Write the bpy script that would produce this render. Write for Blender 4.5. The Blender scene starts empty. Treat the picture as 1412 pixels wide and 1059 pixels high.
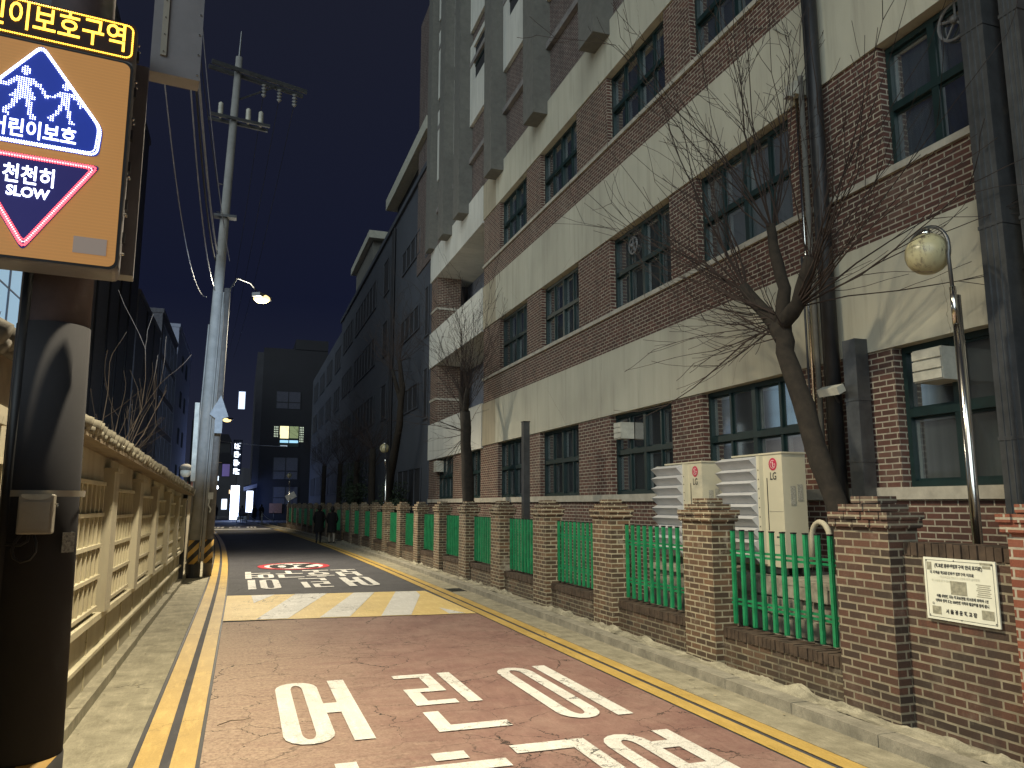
import bpy, math, random
from mathutils import Vector, Matrix
random.seed(7)
scene = bpy.context.scene
COL = scene.collection
PI = math.pi
# ---------------------------------------------------------------- camera
F_PX = 1070.0; YAW = math.atan((706-338)/F_PX); PITCH = math.atan((695-529.5)/F_PX); CAM_H = 1.83
cd = bpy.data.cameras.new('camera'); cam = bpy.data.objects.new('camera', cd); COL.objects.link(cam)
cam.location = (0, 0, CAM_H); cam.rotation_euler = (PI/2+PITCH, 0, -YAW)
cd.sensor_width = 36; cd.lens = 36*F_PX/1412; cd.clip_end = 2000; cd.clip_start = 0.05
scene.camera = cam
# ---------------------------------------------------------------- world: night sky
w = bpy.data.worlds.new("World"); scene.world = w; w.use_nodes = True
nt = w.node_tree; nt.nodes.clear()
tc = nt.nodes.new('ShaderNodeTexCoord'); sp = nt.nodes.new('ShaderNodeSeparateXYZ'); cr = nt.nodes.new('ShaderNodeValToRGB')
bg = nt.nodes.new('ShaderNodeBackground'); wo = nt.nodes.new('ShaderNodeOutputWorld')
nt.links.new(tc.outputs['Generated'], sp.inputs[0]); nt.links.new(sp.outputs['Z'], cr.inputs[0])
nt.links.new(cr.outputs[0], bg.inputs[0]); nt.links.new(bg.outputs[0], wo.inputs[0])
e = cr.color_ramp.elements
e[0].position = 0.0; e[0].color = (0.019, 0.022, 0.036, 1)
e[1].position = 0.75; e[1].color = (0.0135, 0.0150, 0.024, 1)
k = e.new(0.25); k.color = (0.0068, 0.0088, 0.0235, 1)
bg.inputs[1].default_value = 1.0
scene.view_settings.view_transform = 'Standard'; scene.view_settings.look = 'None'
scene.view_settings.exposure = 0.0; scene.view_settings.gamma = 1.0
scene.cycles.max_bounces = 5; scene.cycles.diffuse_bounces = 2; scene.cycles.transparent_max_bounces = 12
scene.cycles.sample_clamp_indirect = 2.0
def lamp_light(name, loc, power, col, kind='SPOT', ang=165, blend=0.6, aim=(0, 0, -1), r=0.12):
    l = bpy.data.lights.new(name, kind); o = bpy.data.objects.new(name, l); COL.objects.link(o)
    l.energy = power; l.color = col; l.shadow_soft_size = r
    if kind == 'SPOT': l.spot_size = math.radians(ang); l.spot_blend = blend
    o.location = loc; o.rotation_euler = Vector(aim).to_track_quat('-Z', 'Y').to_euler()
    return o
WARM = (1.0, 0.80, 0.50)
lamp_light('street_light_near', (0.6, 6.0, 7.75), 4700, (1.0, 0.88, 0.64), ang=152, blend=1.0, aim=(-.14,.08,-1), r=0.22)
lamp_light('street_light_glow', (0.6, 6.0, 7.9), 300, (1.0, 0.93, 0.70), 'POINT', r=0.15)
lamp_light('street_light_ahead', (0.27, 25.0, 7.9), 6200, (1.0,.88,.66), ang=136, blend=0.9, aim=(-.05,-.28,-1), r=0.12)
lamp_light('street_light_ahead_glow', (0.27, 24.95, 7.85), 420, (1.0,.93,.74), 'POINT', r=.15)
lamp_light('street_light_third', (-1.4, 62, 7.1), 2200, (1.0,.86,.62), ang=125, blend=0.8, r=0.09)
lamp_light('shop_side_glow', (1.0, 92.5, 2.4), 130, (.12,.25,1.0), 'POINT', r=0.5)
lamp_light('shop_glow', (-0.6, 93, 2.0), 600, (0.35, 0.5, 1.0), 'POINT', r=0.6)
# dim city sky glow from behind the camera (the night counterpart of the sun)
sl = bpy.data.lights.new('city_glow', 'SUN'); so = bpy.data.objects.new('city_glow', sl); COL.objects.link(so)
sl.energy = 2.0; sl.angle = math.radians(55); sl.color = (0.82, 0.95, 1.0)
so.rotation_euler = Vector((0.60, 0.64, -0.34)).to_track_quat('-Z', 'Y').to_euler()

# ---------------------------------------------------------------- helpers
class MB:
    def __init__(s): s.v = []; s.f = []; s.m = []; s.uv = []
    def quad(s, *p, m=0, uv=None):
        i = len(s.v); s.v += [tuple(q) for q in p]; s.f.append(tuple(range(i, i+len(p)))); s.m.append(m); s.uv.append(uv)
    def box(s, x0, x1, y0, y1, z0, z1, m=0):
        if x0 > x1: x0, x1 = x1, x0
        if y0 > y1: y0, y1 = y1, y0
        i = len(s.v)
        s.v += [(x0,y0,z0),(x1,y0,z0),(x1,y1,z0),(x0,y1,z0),(x0,y0,z1),(x1,y0,z1),(x1,y1,z1),(x0,y1,z1)]
        for f in ((0,3,2,1),(4,5,6,7),(0,1,5,4),(1,2,6,5),(2,3,7,6),(3,0,4,7)):
            s.f.append(tuple(i+a for a in f)); s.m.append(m); s.uv.append(None)
        return s
    def obox(s, c, ax, ay, az, hx, hy, hz, m=0):
        c, ax, ay, az = Vector(c), Vector(ax), Vector(ay), Vector(az); i = len(s.v)
        for sz in (-1, 1):
            for sx, sy in ((-1,-1),(1,-1),(1,1),(-1,1)): s.v.append(tuple(c+ax*hx*sx+ay*hy*sy+az*hz*sz))
        for f in ((0,3,2,1),(4,5,6,7),(0,1,5,4),(1,2,6,5),(2,3,7,6),(3,0,4,7)):
            s.f.append(tuple(i+a for a in f)); s.m.append(m); s.uv.append(None)
        return s
    def tube(s, pts, rad, n=8, m=0, cap=True):
        pts = [Vector(p) for p in pts]; 
        if not hasattr(rad, '__len__'): rad = [rad]*len(pts)
        i0 = len(s.v); prev = None
        for k, p in enumerate(pts):
            t = (pts[min(k+1, len(pts)-1)]-pts[max(k-1, 0)])
            t = t.normalized() if t.length > 1e-9 else Vector((0,0,1))
            if prev is None: a = t.orthogonal().normalized()
            else:
                a = prev - t*prev.dot(t); a = a.normalized() if a.length > 1e-6 else t.orthogonal().normalized()
            prev = a; b = t.cross(a)
            for j in range(n):
                q = p+(a*math.cos(2*PI*j/n)+b*math.sin(2*PI*j/n))*rad[k]; s.v.append(tuple(q))
        for k in range(len(pts)-1):
            for j in range(n):
                a0 = i0+k*n+j; a1 = i0+k*n+(j+1) % n
                s.f.append((a0, a1, a1+n, a0+n)); s.m.append(m); s.uv.append(None)
        if cap:
            s.f.append(tuple(i0+j for j in reversed(range(n)))); s.m.append(m); s.uv.append(None)
            e0 = i0+(len(pts)-1)*n
            s.f.append(tuple(e0+j for j in range(n))); s.m.append(m); s.uv.append(None)
        return s
    def sphere(s, c, r, nu=16, nv=10, sc=(1,1,1), m=0):
        i0 = len(s.v)
        for a in range(nv+1):
            th = PI*a/nv
            for b in range(nu):
                ph = 2*PI*b/nu
                s.v.append((c[0]+r*sc[0]*math.sin(th)*math.cos(ph), c[1]+r*sc[1]*math.sin(th)*math.sin(ph), c[2]+r*sc[2]*math.cos(th)))
        for a in range(nv):
            for b in range(nu):
                p, q = i0+a*nu+b, i0+a*nu+(b+1) % nu
                s.f.append((p, p+nu, q+nu, q)); s.m.append(m); s.uv.append(None)
        return s
    def build(s, name, mats, parent=None, smooth=False):
        me = bpy.data.meshes.new(name); me.from_pydata(s.v, [], s.f); me.update()
        if not isinstance(mats, (list, tuple)): mats = [mats]
        for mt in mats: me.materials.append(mt)
        uvl = me.uv_layers.new(name='UVMap').data
        for p, mi, uv in zip(me.polygons, s.m, s.uv):
            p.material_index = mi; p.use_smooth = smooth
            n = p.normal; ax = max(range(3), key=lambda q: abs(n[q]))
            for li in p.loop_indices:
                co = me.vertices[me.loops[li].vertex_index].co
                uvl[li].uv = (co.y, co.z) if ax == 0 else ((co.x, co.z) if ax == 1 else (co.y, co.x))
            if uv:
                for li, u in zip(p.loop_indices, uv): uvl[li].uv = u
        o = bpy.data.objects.new(name, me); COL.objects.link(o)
        if parent: o.parent = parent
        return o
def tag(o, label=None, cat=None, group=None, kind=None):
    if label: o['label'] = label
    if cat: o['category'] = cat
    if group: o['group'] = group
    if kind: o['kind'] = kind
    return o
def thing(name, label, cat, group=None, loc=(0,0,0)):
    o = bpy.data.objects.new(name, None); COL.objects.link(o); o.location = loc; o.empty_display_size = 0.2
    return tag(o, label, cat, group)
def box1(name, mat, parent, *a): return MB().box(*a).build(name, mat, parent)
def copy_tree(root, loc=None):
    c = root.copy(); COL.objects.link(c)
    if loc is not None: c.location = loc
    for ch in root.children:
        d = ch.copy(); COL.objects.link(d); d.parent = c
        for g in ch.children:
            h = g.copy(); COL.objects.link(h); h.parent = d
    return c
class Frame:   # a flat frame: origin, right, up
    def __init__(s, o, r, u): s.o, s.r, s.u = Vector(o), Vector(r).normalized(), Vector(u).normalized(); s.n = s.r.cross(s.u)
    def p(s, x, y, d=0): return tuple(s.o+s.r*x+s.u*y+s.n*d)
    def mat(s):
        m = Matrix.Identity(4)
        for i in range(3): m[i][0], m[i][1], m[i][2], m[i][3] = s.r[i], s.u[i], s.n[i], s.o[i]
        return m
def text(name, body, size, fr, x, y, d, mat, parent, sx=1.0, off=0.0, ext=0.0, align='CENTER'):
    cu = bpy.data.curves.new(name, 'FONT'); cu.body = body; cu.size = size; cu.align_x = align; cu.align_y = 'CENTER'
    cu.offset = off; cu.extrude = ext; cu.resolution_u = 3
    t = bpy.data.objects.new('tmp', cu); COL.objects.link(t)
    bpy.context.view_layer.update()
    dg = bpy.context.evaluated_depsgraph_get()
    me = bpy.data.meshes.new_from_object(t.evaluated_get(dg)); bpy.data.objects.remove(t)
    me.name = name
    for v in me.vertices:
        v.co = Vector(fr.p(x+v.co.x*sx, y+v.co.y, d+v.co.z))
    me.materials.clear(); me.materials.append(mat)
    o = bpy.data.objects.new(name, me); COL.objects.link(o); o.parent = parent
    return o

# ---------------------------------------------------------------- materials
MATS = {}
def newmat(name):
    m = bpy.data.materials.new(name); m.use_nodes = True; n = m.node_tree
    return m, n, n.nodes['Principled BSDF']
def N(n, t, **kw):
    x = n.nodes.new('ShaderNode'+t)
    for a, b in kw.items():
        if a == 'inp':
            for i, v in b.items(): x.inputs[i].default_value = v
        else: setattr(x, a, b)
    return x
def rgb(c): return (c[0], c[1], c[2], 1)
def mixc(n, fac, a, b, bt='MIX'):
    x = n.nodes.new('ShaderNodeMix'); x.data_type = 'RGBA'; x.blend_type = bt
    for s, v in ((0, fac), (6, a), (7, b)):
        if hasattr(v, 'type') or hasattr(v, 'links'): n.links.new(v, x.inputs[s])
        else: x.inputs[s].default_value = v if s == 0 else rgb(v)
    return x.outputs[2]
def noise(n, sc, det=6, rough=0.6, vec=None, dist=0):
    x = N(n, 'TexNoise', inp={'Scale': sc, 'Detail': det, 'Roughness': rough, 'Distortion': dist})
    if vec is not None: n.links.new(vec, x.inputs['Vector'])
    return x.outputs['Fac']
def ramp(n, f, a, b, lo=0.0, hi=1.0):
    x = N(n, 'MapRange', inp={'From Min': a, 'From Max': b, 'To Min': lo, 'To Max': hi}); n.links.new(f, x.inputs[0]); return x.outputs[0]
def geo(n): return N(n, 'NewGeometry').outputs['Position']
def bump(n, bs, h, st=0.3, d=0.01):
    x = N(n, 'Bump', inp={'Strength': st, 'Distance': d}); n.links.new(h, x.inputs['Height']); n.links.new(x.outputs[0], bs.inputs['Normal'])
def mathn(n, op, a, b=None, clamp=False):
    x = N(n, 'Math', operation=op, use_clamp=clamp)
    for i, v in enumerate((a, b)):
        if v is None: continue
        if hasattr(v, 'links'): n.links.new(v, x.inputs[i])
        else: x.inputs[i].default_value = v
    return x.outputs[0]
def plain(name, c, rough=0.7, metal=0.0, var=0.25, sc=6.0, bmp=0.1, spec=0.4):
    if name in MATS: return MATS[name]
    m, n, b = newmat(name); g = geo(n)
    f = ramp(n, noise(n, sc, 8, 0.65, g), 0.3, 0.7)
    n.links.new(mixc(n, f, [x*(1-var) for x in c], [min(1, x*(1+var)) for x in c]), b.inputs['Base Color'])
    b.inputs['Roughness'].default_value = rough; b.inputs['Metallic'].default_value = metal
    b.inputs['Specular IOR Level'].default_value = spec
    if bmp: bump(n, b, noise(n, sc*12, 4, 0.6, g), bmp, 0.004)
    MATS[name] = m; return m
def emit(name, c, st):
    if name in MATS: return MATS[name]
    m, n, b = newmat(name)
    b.inputs['Base Color'].default_value = rgb([x*0.5 for x in c]); b.inputs['Emission Color'].default_value = rgb(c)
    b.inputs['Emission Strength'].default_value = st; b.inputs['Roughness'].default_value = 0.5
    m.cycles.emission_sampling = 'NONE'
    MATS[name] = m; return m
def brick(name, c1, c2, mort, bw=0.2, rh=0.067, ms=0.009, white=0.0, offs=0.5):
    m, n, b = newmat(name); uv = N(n, 'UVMap').outputs[0]; g = geo(n)
    # slight waviness of courses
    dn = N(n, 'TexNoise', inp={'Scale': 2.2, 'Detail': 2.0}); n.links.new(g, dn.inputs['Vector'])
    dv = N(n, 'VectorMath', operation='MULTIPLY_ADD'); n.links.new(dn.outputs['Color'], dv.inputs[0]); dv.inputs[1].default_value = (0.006, 0.006, 0); n.links.new(uv, dv.inputs[2])
    t = N(n, 'TexBrick', offset=offs, inp={'Scale': 1.0, 'Mortar Size': ms, 'Mortar Smooth': 0.15, 'Bias': 0.0, 'Brick Width': bw, 'Row Height': rh})
    n.links.new(dv.outputs[0], t.inputs['Vector'])
    t.inputs['Color1'].default_value = (0, 0, 0, 1); t.inputs['Color2'].default_value = (1, 1, 1, 1); t.inputs['Mortar'].default_value = (0.5, 0.5, 0.5, 1)
    bc = mixc(n, t.outputs['Color'], c1, c2)
    fine = noise(n, 60, 6, 0.7, g); big = noise(n, 1.1, 5, 0.6, g)
    bc = mixc(n, ramp(n, fine, 0.35, 0.7, 0, 0.45), bc, [x*0.45 for x in c1])
    bc = mixc(n, ramp(n, big, 0.42, 0.68, 0, 0.35), bc, [x*0.5+0.01 for x in c1])
    mc = mixc(n, ramp(n, noise(n, 5, 6, 0.7, g), 0.35, 0.65, 0, 0.75), mort, [x*0.38 for x in mort])
    mp3 = N(n, 'Mapping', inp={'Scale': (1, 2.2, 0.22)}); n.links.new(g, mp3.inputs[0])
    col = mixc(n, t.outputs['Fac'], bc, mc)
    col = mixc(n, ramp(n, noise(n, 2.0, 7, 0.65, mp3.outputs[0]), 0.52, 0.75, 0, 0.5), col, (0.03,0.022,0.018))
    pz = mathn(n, 'MULTIPLY', ramp(n, noise(n, 0.7, 6, 0.7, g), 0.56, 0.7), 0.22); col = mixc(n, pz, col, (0.30,0.26,0.20))
    if white:
        wf = mathn(n, 'MULTIPLY', ramp(n, noise(n, 3.0, 10, 0.75, g), 0.56, 0.7), white)
        col = mixc(n, wf, col, (0.38, 0.34, 0.26))
    n.links.new(col, b.inputs['Base Color']); b.inputs['Roughness'].default_value = 0.85
    inv = mathn(n, 'SUBTRACT', 1.0, t.outputs['Fac']); hh = mathn(n, 'ADD', inv, mathn(n, 'MULTIPLY', fine, 0.5))
    bump(n, b, hh, 0.7, 0.008)
    MATS[name] = m; return m
def cracked(n, g, sc=1.6, th=0.012, cover=(0.5, 0.62), seed=0.0):
    # thin cracks: voronoi edges of noise-bent coordinates, kept only in patches
    dn = N(n, 'TexNoise', inp={'Scale': sc*1.5, 'Detail': 6.0, 'Roughness': 0.65}); n.links.new(g, dn.inputs['Vector'])
    ad = N(n, 'VectorMath', operation='MULTIPLY_ADD'); n.links.new(dn.outputs['Color'], ad.inputs[0]); ad.inputs[1].default_value = (0.55, 0.55, 0); n.links.new(g, ad.inputs[2])
    ad2 = N(n, 'VectorMath', operation='ADD'); n.links.new(ad.outputs[0], ad2.inputs[0]); ad2.inputs[1].default_value = (seed, seed, 0)
    v = N(n, 'TexVoronoi', feature='DISTANCE_TO_EDGE', inp={'Scale': sc}); n.links.new(ad2.outputs[0], v.inputs['Vector'])
    line = ramp(n, v.outputs['Distance'], th*0.35, th, 1, 0)
    mask = ramp(n, noise(n, 0.5, 3, 0.5, ad2.outputs[0]), *cover)
    return mathn(n, 'MULTIPLY', line, mask, True)
def paving(name, c, c2, rough=0.8, crack=True, crk=(1.6, 0.014, 0.5, 0.62), wear=None, wearc=None, sc=1.2, fine=90, bst=0.5):
    m, n, b = newmat(name); g = geo(n)
    col = mixc(n, ramp(n, noise(n, sc, 8, 0.62, g), 0.32, 0.68), c, c2)
    fn = noise(n, fine, 3, 0.7, g)
    col = mixc(n, ramp(n, fn, 0.3, 0.75, 0, 0.5), col, [x*0.45 for x in c])
    st = N(n, 'Mapping', inp={'Scale': (9, 1.6, 1)}); n.links.new(g, st.inputs[0])
    col = mixc(n, ramp(n, noise(n, 1.5, 9, 0.75, st.outputs[0]), 0.5, 0.75, 0, 0.4), col, [min(1, x*1.5+0.01) for x in c2])
    if wear:
        wf = ramp(n, noise(n, wear[0], 12, 0.8, g), wear[1], wear[2]); col = mixc(n, wf, col, wearc)
    if crack:
        cf = mathn(n, 'MAXIMUM', cracked(n, g, crk[0], crk[1], (crk[2], crk[3])), mathn(n, 'MULTIPLY', cracked(n, g, crk[0]*4.2, crk[1]*2.4, (crk[2]+0.04, crk[3]+0.06), 3.7), 0.8))
        col = mixc(n, cf, col, (0.018, 0.014, 0.012))
        hh = mathn(n, 'SUBTRACT', mathn(n, 'MULTIPLY', fn, 0.35), cf)
    else: hh = mathn(n, 'MULTIPLY', fn, 0.35)
    n.links.new(col, b.inputs['Base Color']); b.inputs['Roughness'].default_value = rough; b.inputs['Specular IOR Level'].default_value = 0.3
    bump(n, b, hh, bst, 0.006); MATS[name] = m; return m
def plaster(name, c, c2):
    m, n, b = newmat(name); g = geo(n)
    mp = N(n, 'Mapping', inp={'Scale': (1, 1.6, 0.35)}); n.links.new(g, mp.inputs[0])
    col = mixc(n, ramp(n, noise(n, 1.1, 8, 0.62, mp.outputs[0]), 0.35, 0.68), c, c2)
    col = mixc(n, ramp(n, noise(n, 0.45, 4, 0.5, g), 0.5, 0.7, 0, 0.35), col, [x*0.6 for x in c])
    col = mixc(n, mathn(n,'MULTIPLY',cracked(n, g, 0.3, 0.0016, (0.52, 0.56), 1.3),0.6), col, [x*0.35 for x in c])
    mp3 = N(n, 'Mapping', inp={'Scale': (1, 2.6, 0.16)}); n.links.new(g, mp3.inputs[0])
    col = mixc(n, ramp(n, noise(n, 2.4, 6, 0.6, mp3.outputs[0]), 0.52, 0.74, 0, 0.42), col, [x*0.5 for x in c])
    n.links.new(col, b.inputs['Base Color']); b.inputs['Roughness'].default_value = 0.9
    bump(n, b, noise(n, 45, 4, 0.6, g), 0.25, 0.004); MATS[name] = m; return m

M_asphalt = paving('asphalt', (0.052, 0.051, 0.057), (0.08, 0.078, 0.084), 0.85, crk=(0.7, 0.008, 0.56, 0.66))
M_asphaltd = paving('asphalt_old', (0.07, 0.068, 0.064), (0.10, 0.096, 0.09), 0.85, crack=False)
M_red = paving('red_pavement', (0.185, 0.098, 0.085), (0.25, 0.145, 0.12), 0.8, crk=(0.95, 0.0055, 0.44, 0.60), wear=(1.1, 0.45, 0.8), wearc=(0.30, 0.205, 0.165))
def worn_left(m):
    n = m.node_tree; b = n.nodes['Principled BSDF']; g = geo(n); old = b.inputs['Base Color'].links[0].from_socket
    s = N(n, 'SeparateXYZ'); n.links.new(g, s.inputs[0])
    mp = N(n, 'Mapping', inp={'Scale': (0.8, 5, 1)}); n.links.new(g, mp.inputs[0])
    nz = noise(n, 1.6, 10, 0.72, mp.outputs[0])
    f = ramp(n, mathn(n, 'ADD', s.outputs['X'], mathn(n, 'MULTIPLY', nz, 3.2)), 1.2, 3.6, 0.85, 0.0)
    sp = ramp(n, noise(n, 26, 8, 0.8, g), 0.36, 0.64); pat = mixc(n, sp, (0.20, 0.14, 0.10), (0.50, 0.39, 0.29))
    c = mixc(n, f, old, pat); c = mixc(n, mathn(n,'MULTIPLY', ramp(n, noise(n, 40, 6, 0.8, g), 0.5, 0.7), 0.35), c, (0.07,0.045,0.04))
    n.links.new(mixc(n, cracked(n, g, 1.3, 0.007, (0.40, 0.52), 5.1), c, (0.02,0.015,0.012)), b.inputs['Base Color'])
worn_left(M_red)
M_white = paving('white_road_paint', (0.62, 0.60, 0.56), (0.74, 0.72, 0.67), 0.6, crk=(2.6, 0.014, 0.42, 0.58), wear=(7, 0.66, 0.72), wearc=(0.25, 0.16, 0.13), bst=0.3)
M_yellow = paving('yellow_road_paint', (0.42, 0.275, 0.07), (0.55, 0.375, 0.115), 0.6, crk=(2.2, 0.01, 0.52, 0.64), wear=(6, 0.62, 0.72), wearc=(0.22, 0.16, 0.09), bst=0.3)
M_yellowh = paving('hump_yellow_paint', (0.66, 0.47, 0.17), (0.78, 0.58, 0.24), 0.6, crk=(2.2, 0.009, 0.45, 0.6), bst=0.3)
M_redpaint = plain('red_road_paint', (0.38, 0.035, 0.045), 0.6)
M_blackpaint = plain('black_road_paint', (0.02, 0.02, 0.02), 0.6)
M_conc = paving('concrete_walk', (0.20, 0.18, 0.125), (0.38, 0.345, 0.25), 0.92, crk=(0.9, 0.006, 0.55, 0.62), wear=(11, 0.55, 0.78), wearc=(0.12, 0.105, 0.07), sc=3.5, bst=0.8)
M_kerb = paving('granite_kerb', (0.20, 0.185, 0.145), (0.36, 0.33, 0.26), 0.9, crack=False, sc=5, wear=(9,.55,.75), wearc=(.10,.09,.065))
M_mortarfill = paving('rough_mortar', (0.11, 0.10, 0.07), (0.46, 0.42, 0.31), 0.95, crack=False, sc=3.2, bst=1.0)
M_soil = plain('yard_soil', (0.05, 0.042, 0.03), 0.95, sc=3)
M_ground = plain('ground_dirt', (0.05, 0.047, 0.042), 0.95)
M_brickF = brick('facade_brick', (0.058, 0.023, 0.016), (0.12, 0.046, 0.031), (0.38, 0.335, 0.255), ms=0.0085)
M_brickFN = brick('fence_brick', (0.042, 0.028, 0.019), (0.135, 0.058, 0.035), (0.30, 0.26, 0.18), white=0.2)
M_brickP = brick('pillar_brick', (0.060, 0.038, 0.022), (0.19, 0.105, 0.055), (0.42, 0.37, 0.25), white=0.75)
M_brickRed = brick('redder_brick', (0.20, 0.055, 0.03), (0.29, 0.095, 0.05), (0.45, 0.40, 0.30))  # redder and brighter than the other fence brick
M_brickD = brick('old_low_brick', (0.045, 0.030, 0.018), (0.14, 0.082, 0.046), (0.24, 0.21, 0.14), white=0.45)
M_brickG = brick('upper_brick', (0.060, 0.036, 0.030), (0.11, 0.066, 0.055), (0.24, 0.215, 0.19))
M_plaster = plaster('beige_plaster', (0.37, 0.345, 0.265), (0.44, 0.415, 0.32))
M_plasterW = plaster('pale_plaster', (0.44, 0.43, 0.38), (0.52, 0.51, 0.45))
M_plasterLit = plaster('lamplit_tan_plaster', (0.27, 0.235, 0.165), (0.34, 0.30, 0.215))  # tan tone paints a stripe of warm lamplight into the band ends
M_fin = plain('brown_grey_render', (0.12, 0.115, 0.10), 0.9, var=0.15)
M_sill = plain('sill_stone', (0.34, 0.31, 0.25), 0.85, var=0.25, sc=4)
M_teal = plain('teal_window_frame', (0.007, 0.020, 0.020), 0.45, var=0.3)
M_sash = plain('inner_sash', (0.42, 0.42, 0.39), 0.6)
M_sillD = plain('ledge_stone', (0.17, 0.155, 0.145), 0.85)
M_dark = plain('dark_recess', (0.02, 0.02, 0.022), 0.8)
M_wing = plain('blue_grey_paint', (0.052, 0.057, 0.068), 0.85, var=0.12, sc=0.5)
M_wingroof = plain('roof_rim', (0.34, 0.33, 0.27), 0.85, var=0.15)
M_bldg = plain('grey_cladding', (0.028, 0.028, 0.033), 0.8, var=0.15, sc=0.8)
M_bldgL = plain('light_grey_cladding', (0.26, 0.28, 0.36), 0.8, var=0.12, sc=0.8)
M_bldgD = plain('dark_cladding', (0.008, 0.008, 0.011), 0.7, var=0.2, sc=0.6)
M_polec = plain('pole_concrete', (0.23, 0.225, 0.21), 0.8, var=0.2, sc=3)
M_poled = plain('pole_wrap', (0.030, 0.029, 0.031), 0.85, var=0.12, sc=2, spec=0.08)
M_metal = plain('galvanised', (0.11, 0.113, 0.115), 0.38, 0.7, var=0.25, sc=5)
M_chrome = plain('stainless', (0.62, 0.60, 0.55), 0.18, 1.0, var=0.06, bmp=0)
M_casing = plain('sign_casing', (0.20, 0.19, 0.195), 0.55, 0.2, var=0.12)
M_black = plain('black_metal', (0.014, 0.014, 0.015), 0.5, 0.0, var=0.3)
M_green = plain('green_enamel', (0.014, 0.20, 0.078), 0.45, var=0.35, sc=7)
def chips(m):
    n = m.node_tree; b = n.nodes['Principled BSDF']; g = geo(n); old = b.inputs['Base Color'].links[0].from_socket
    n.links.new(mixc(n, ramp(n, noise(n, 28, 8, 0.8, g), 0.64, 0.69), old, (0.07, 0.04, 0.02)), b.inputs['Base Color'])
chips(M_green)
M_bark = plain('bark', (0.017, 0.013, 0.009), 0.95, var=0.5, sc=9, bmp=0.8)
M_twig = plain('twig_bark', (0.028, 0.018, 0.014), 0.9)
M_twigL = plain('pale_twig_bark', (0.10, 0.075, 0.055), 0.9)
M_acb = plain('ac_enamel', (0.50, 0.455, 0.33), 0.4, var=0.06, sc=2, bmp=0)
M_louv = plain('louver_sheet', (0.44, 0.435, 0.43), 0.5, 0.0, var=0.08, bmp=0)
M_stone = plain('rubble_stone', (0.26, 0.24, 0.19), 0.95, var=0.6, sc=5, bmp=0.8)
M_wallL = plaster('wall_render', (0.33, 0.295, 0.21), (0.41, 0.37, 0.27))
M_wallLs = plaster('wall_lattice', (0.42, 0.375, 0.25), (0.50, 0.45, 0.32))
M_lathole = plain('lattice_infill', (0.35, 0.31, 0.21), 0.9)
M_wood = plain('eave_board', (0.19, 0.15, 0.10), 0.85)
M_tile = plain('roof_tile', (0.155, 0.14, 0.105), 0.8, var=0.5, sc=7, bmp=0.4)
M_tiled = plain('dark_roof_tile', (0.10, 0.09, 0.075), 0.8, var=0.5, sc=7, bmp=0.4)
M_cloth = plain('black_coat', (0.004, 0.004, 0.005), 0.9)
M_pants = plain('dark_trousers', (0.012, 0.014, 0.022), 0.9)
M_pantsL = plain('beige_trousers', (0.30, 0.27, 0.22), 0.9)
M_skin = plain('skin', (0.45, 0.28, 0.2), 0.6)
M_hair = plain('hair', (0.01, 0.008, 0.007), 0.7)
M_wire = plain('cable_black', (0.03, 0.03, 0.032), 0.6)
M_wirel = plain('cable_pale', (0.30, 0.32, 0.38), 0.4)
M_plate = plain('notice_white', (0.70, 0.70, 0.58), 0.45, var=0.05, sc=9, bmp=0)
M_ink = plain('ink', (0.03, 0.03, 0.03), 0.6, bmp=0)
M_inkf = plain('faded_ink', (0.50, 0.49, 0.38), 0.6, bmp=0)
M_tape = plain('tape_residue', (0.28, 0.27, 0.20), 0.7, var=0.4, sc=30)
M_boxw = plain('box_enamel', (0.40, 0.385, 0.32), 0.45)
M_jbox = plain('junction_box', (0.27, 0.245, 0.20), 0.5, var=0.12)
M_amberboard = None
def mk_glass():
    m, n, b = newmat('window_glass'); n.nodes.remove(b)
    out = n.nodes['Material Output']; tr = N(n, 'BsdfTransparent', inp={'Color': (0.62, 0.68, 0.70, 1)})
    gl = N(n, 'BsdfGlossy', inp={'Roughness': 0.06}); df = N(n, 'BsdfDiffuse', inp={'Color': (0.10, 0.105, 0.105, 1)})
    fr0 = N(n, 'Fresnel', inp={'IOR': 1.45}); mx = N(n, 'MixShader'); mx2 = N(n, 'MixShader')
    g = geo(n); dust = ramp(n, noise(n, 1.3, 5, 0.6, g), 0.3, 0.75, 0.06, 0.4)
    n.links.new(dust, mx2.inputs[0]); n.links.new(tr.outputs[0], mx2.inputs[1]); n.links.new(df.outputs[0], mx2.inputs[2])
    n.links.new(mathn(n,'MULTIPLY',fr0.outputs[0],0.5), mx.inputs[0]); n.links.new(mx2.outputs[0], mx.inputs[1]); n.links.new(gl.outputs[0], mx.inputs[2])
    n.links.new(mx.outputs[0], out.inputs[0]); return m
M_glass = mk_glass()
def mk_curtain():
    m, n, b = newmat('curtain'); g = geo(n)
    mp = N(n, 'Mapping', inp={'Scale': (1, 14, 0.3)}); n.links.new(g, mp.inputs[0])
    f = ramp(n, noise(n, 1.2, 3, 0.5, mp.outputs[0]), 0.3, 0.7)
    mp2 = N(n, 'Mapping', inp={'Scale': (1, 1.6, 0.7)}); n.links.new(g, mp2.inputs[0])
    f2 = ramp(n, noise(n, 0.9, 1, 0.4, mp2.outputs[0]), 0.42, 0.62)
    c = mixc(n, f, (0.11, 0.12, 0.118), (0.20, 0.21, 0.20)); c = mixc(n, f2, (0.04, 0.043, 0.045), c)
    n.links.new(c, b.inputs['Base Color']); b.inputs['Roughness'].default_value = 0.9; return m
M_curtain = mk_curtain()
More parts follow.
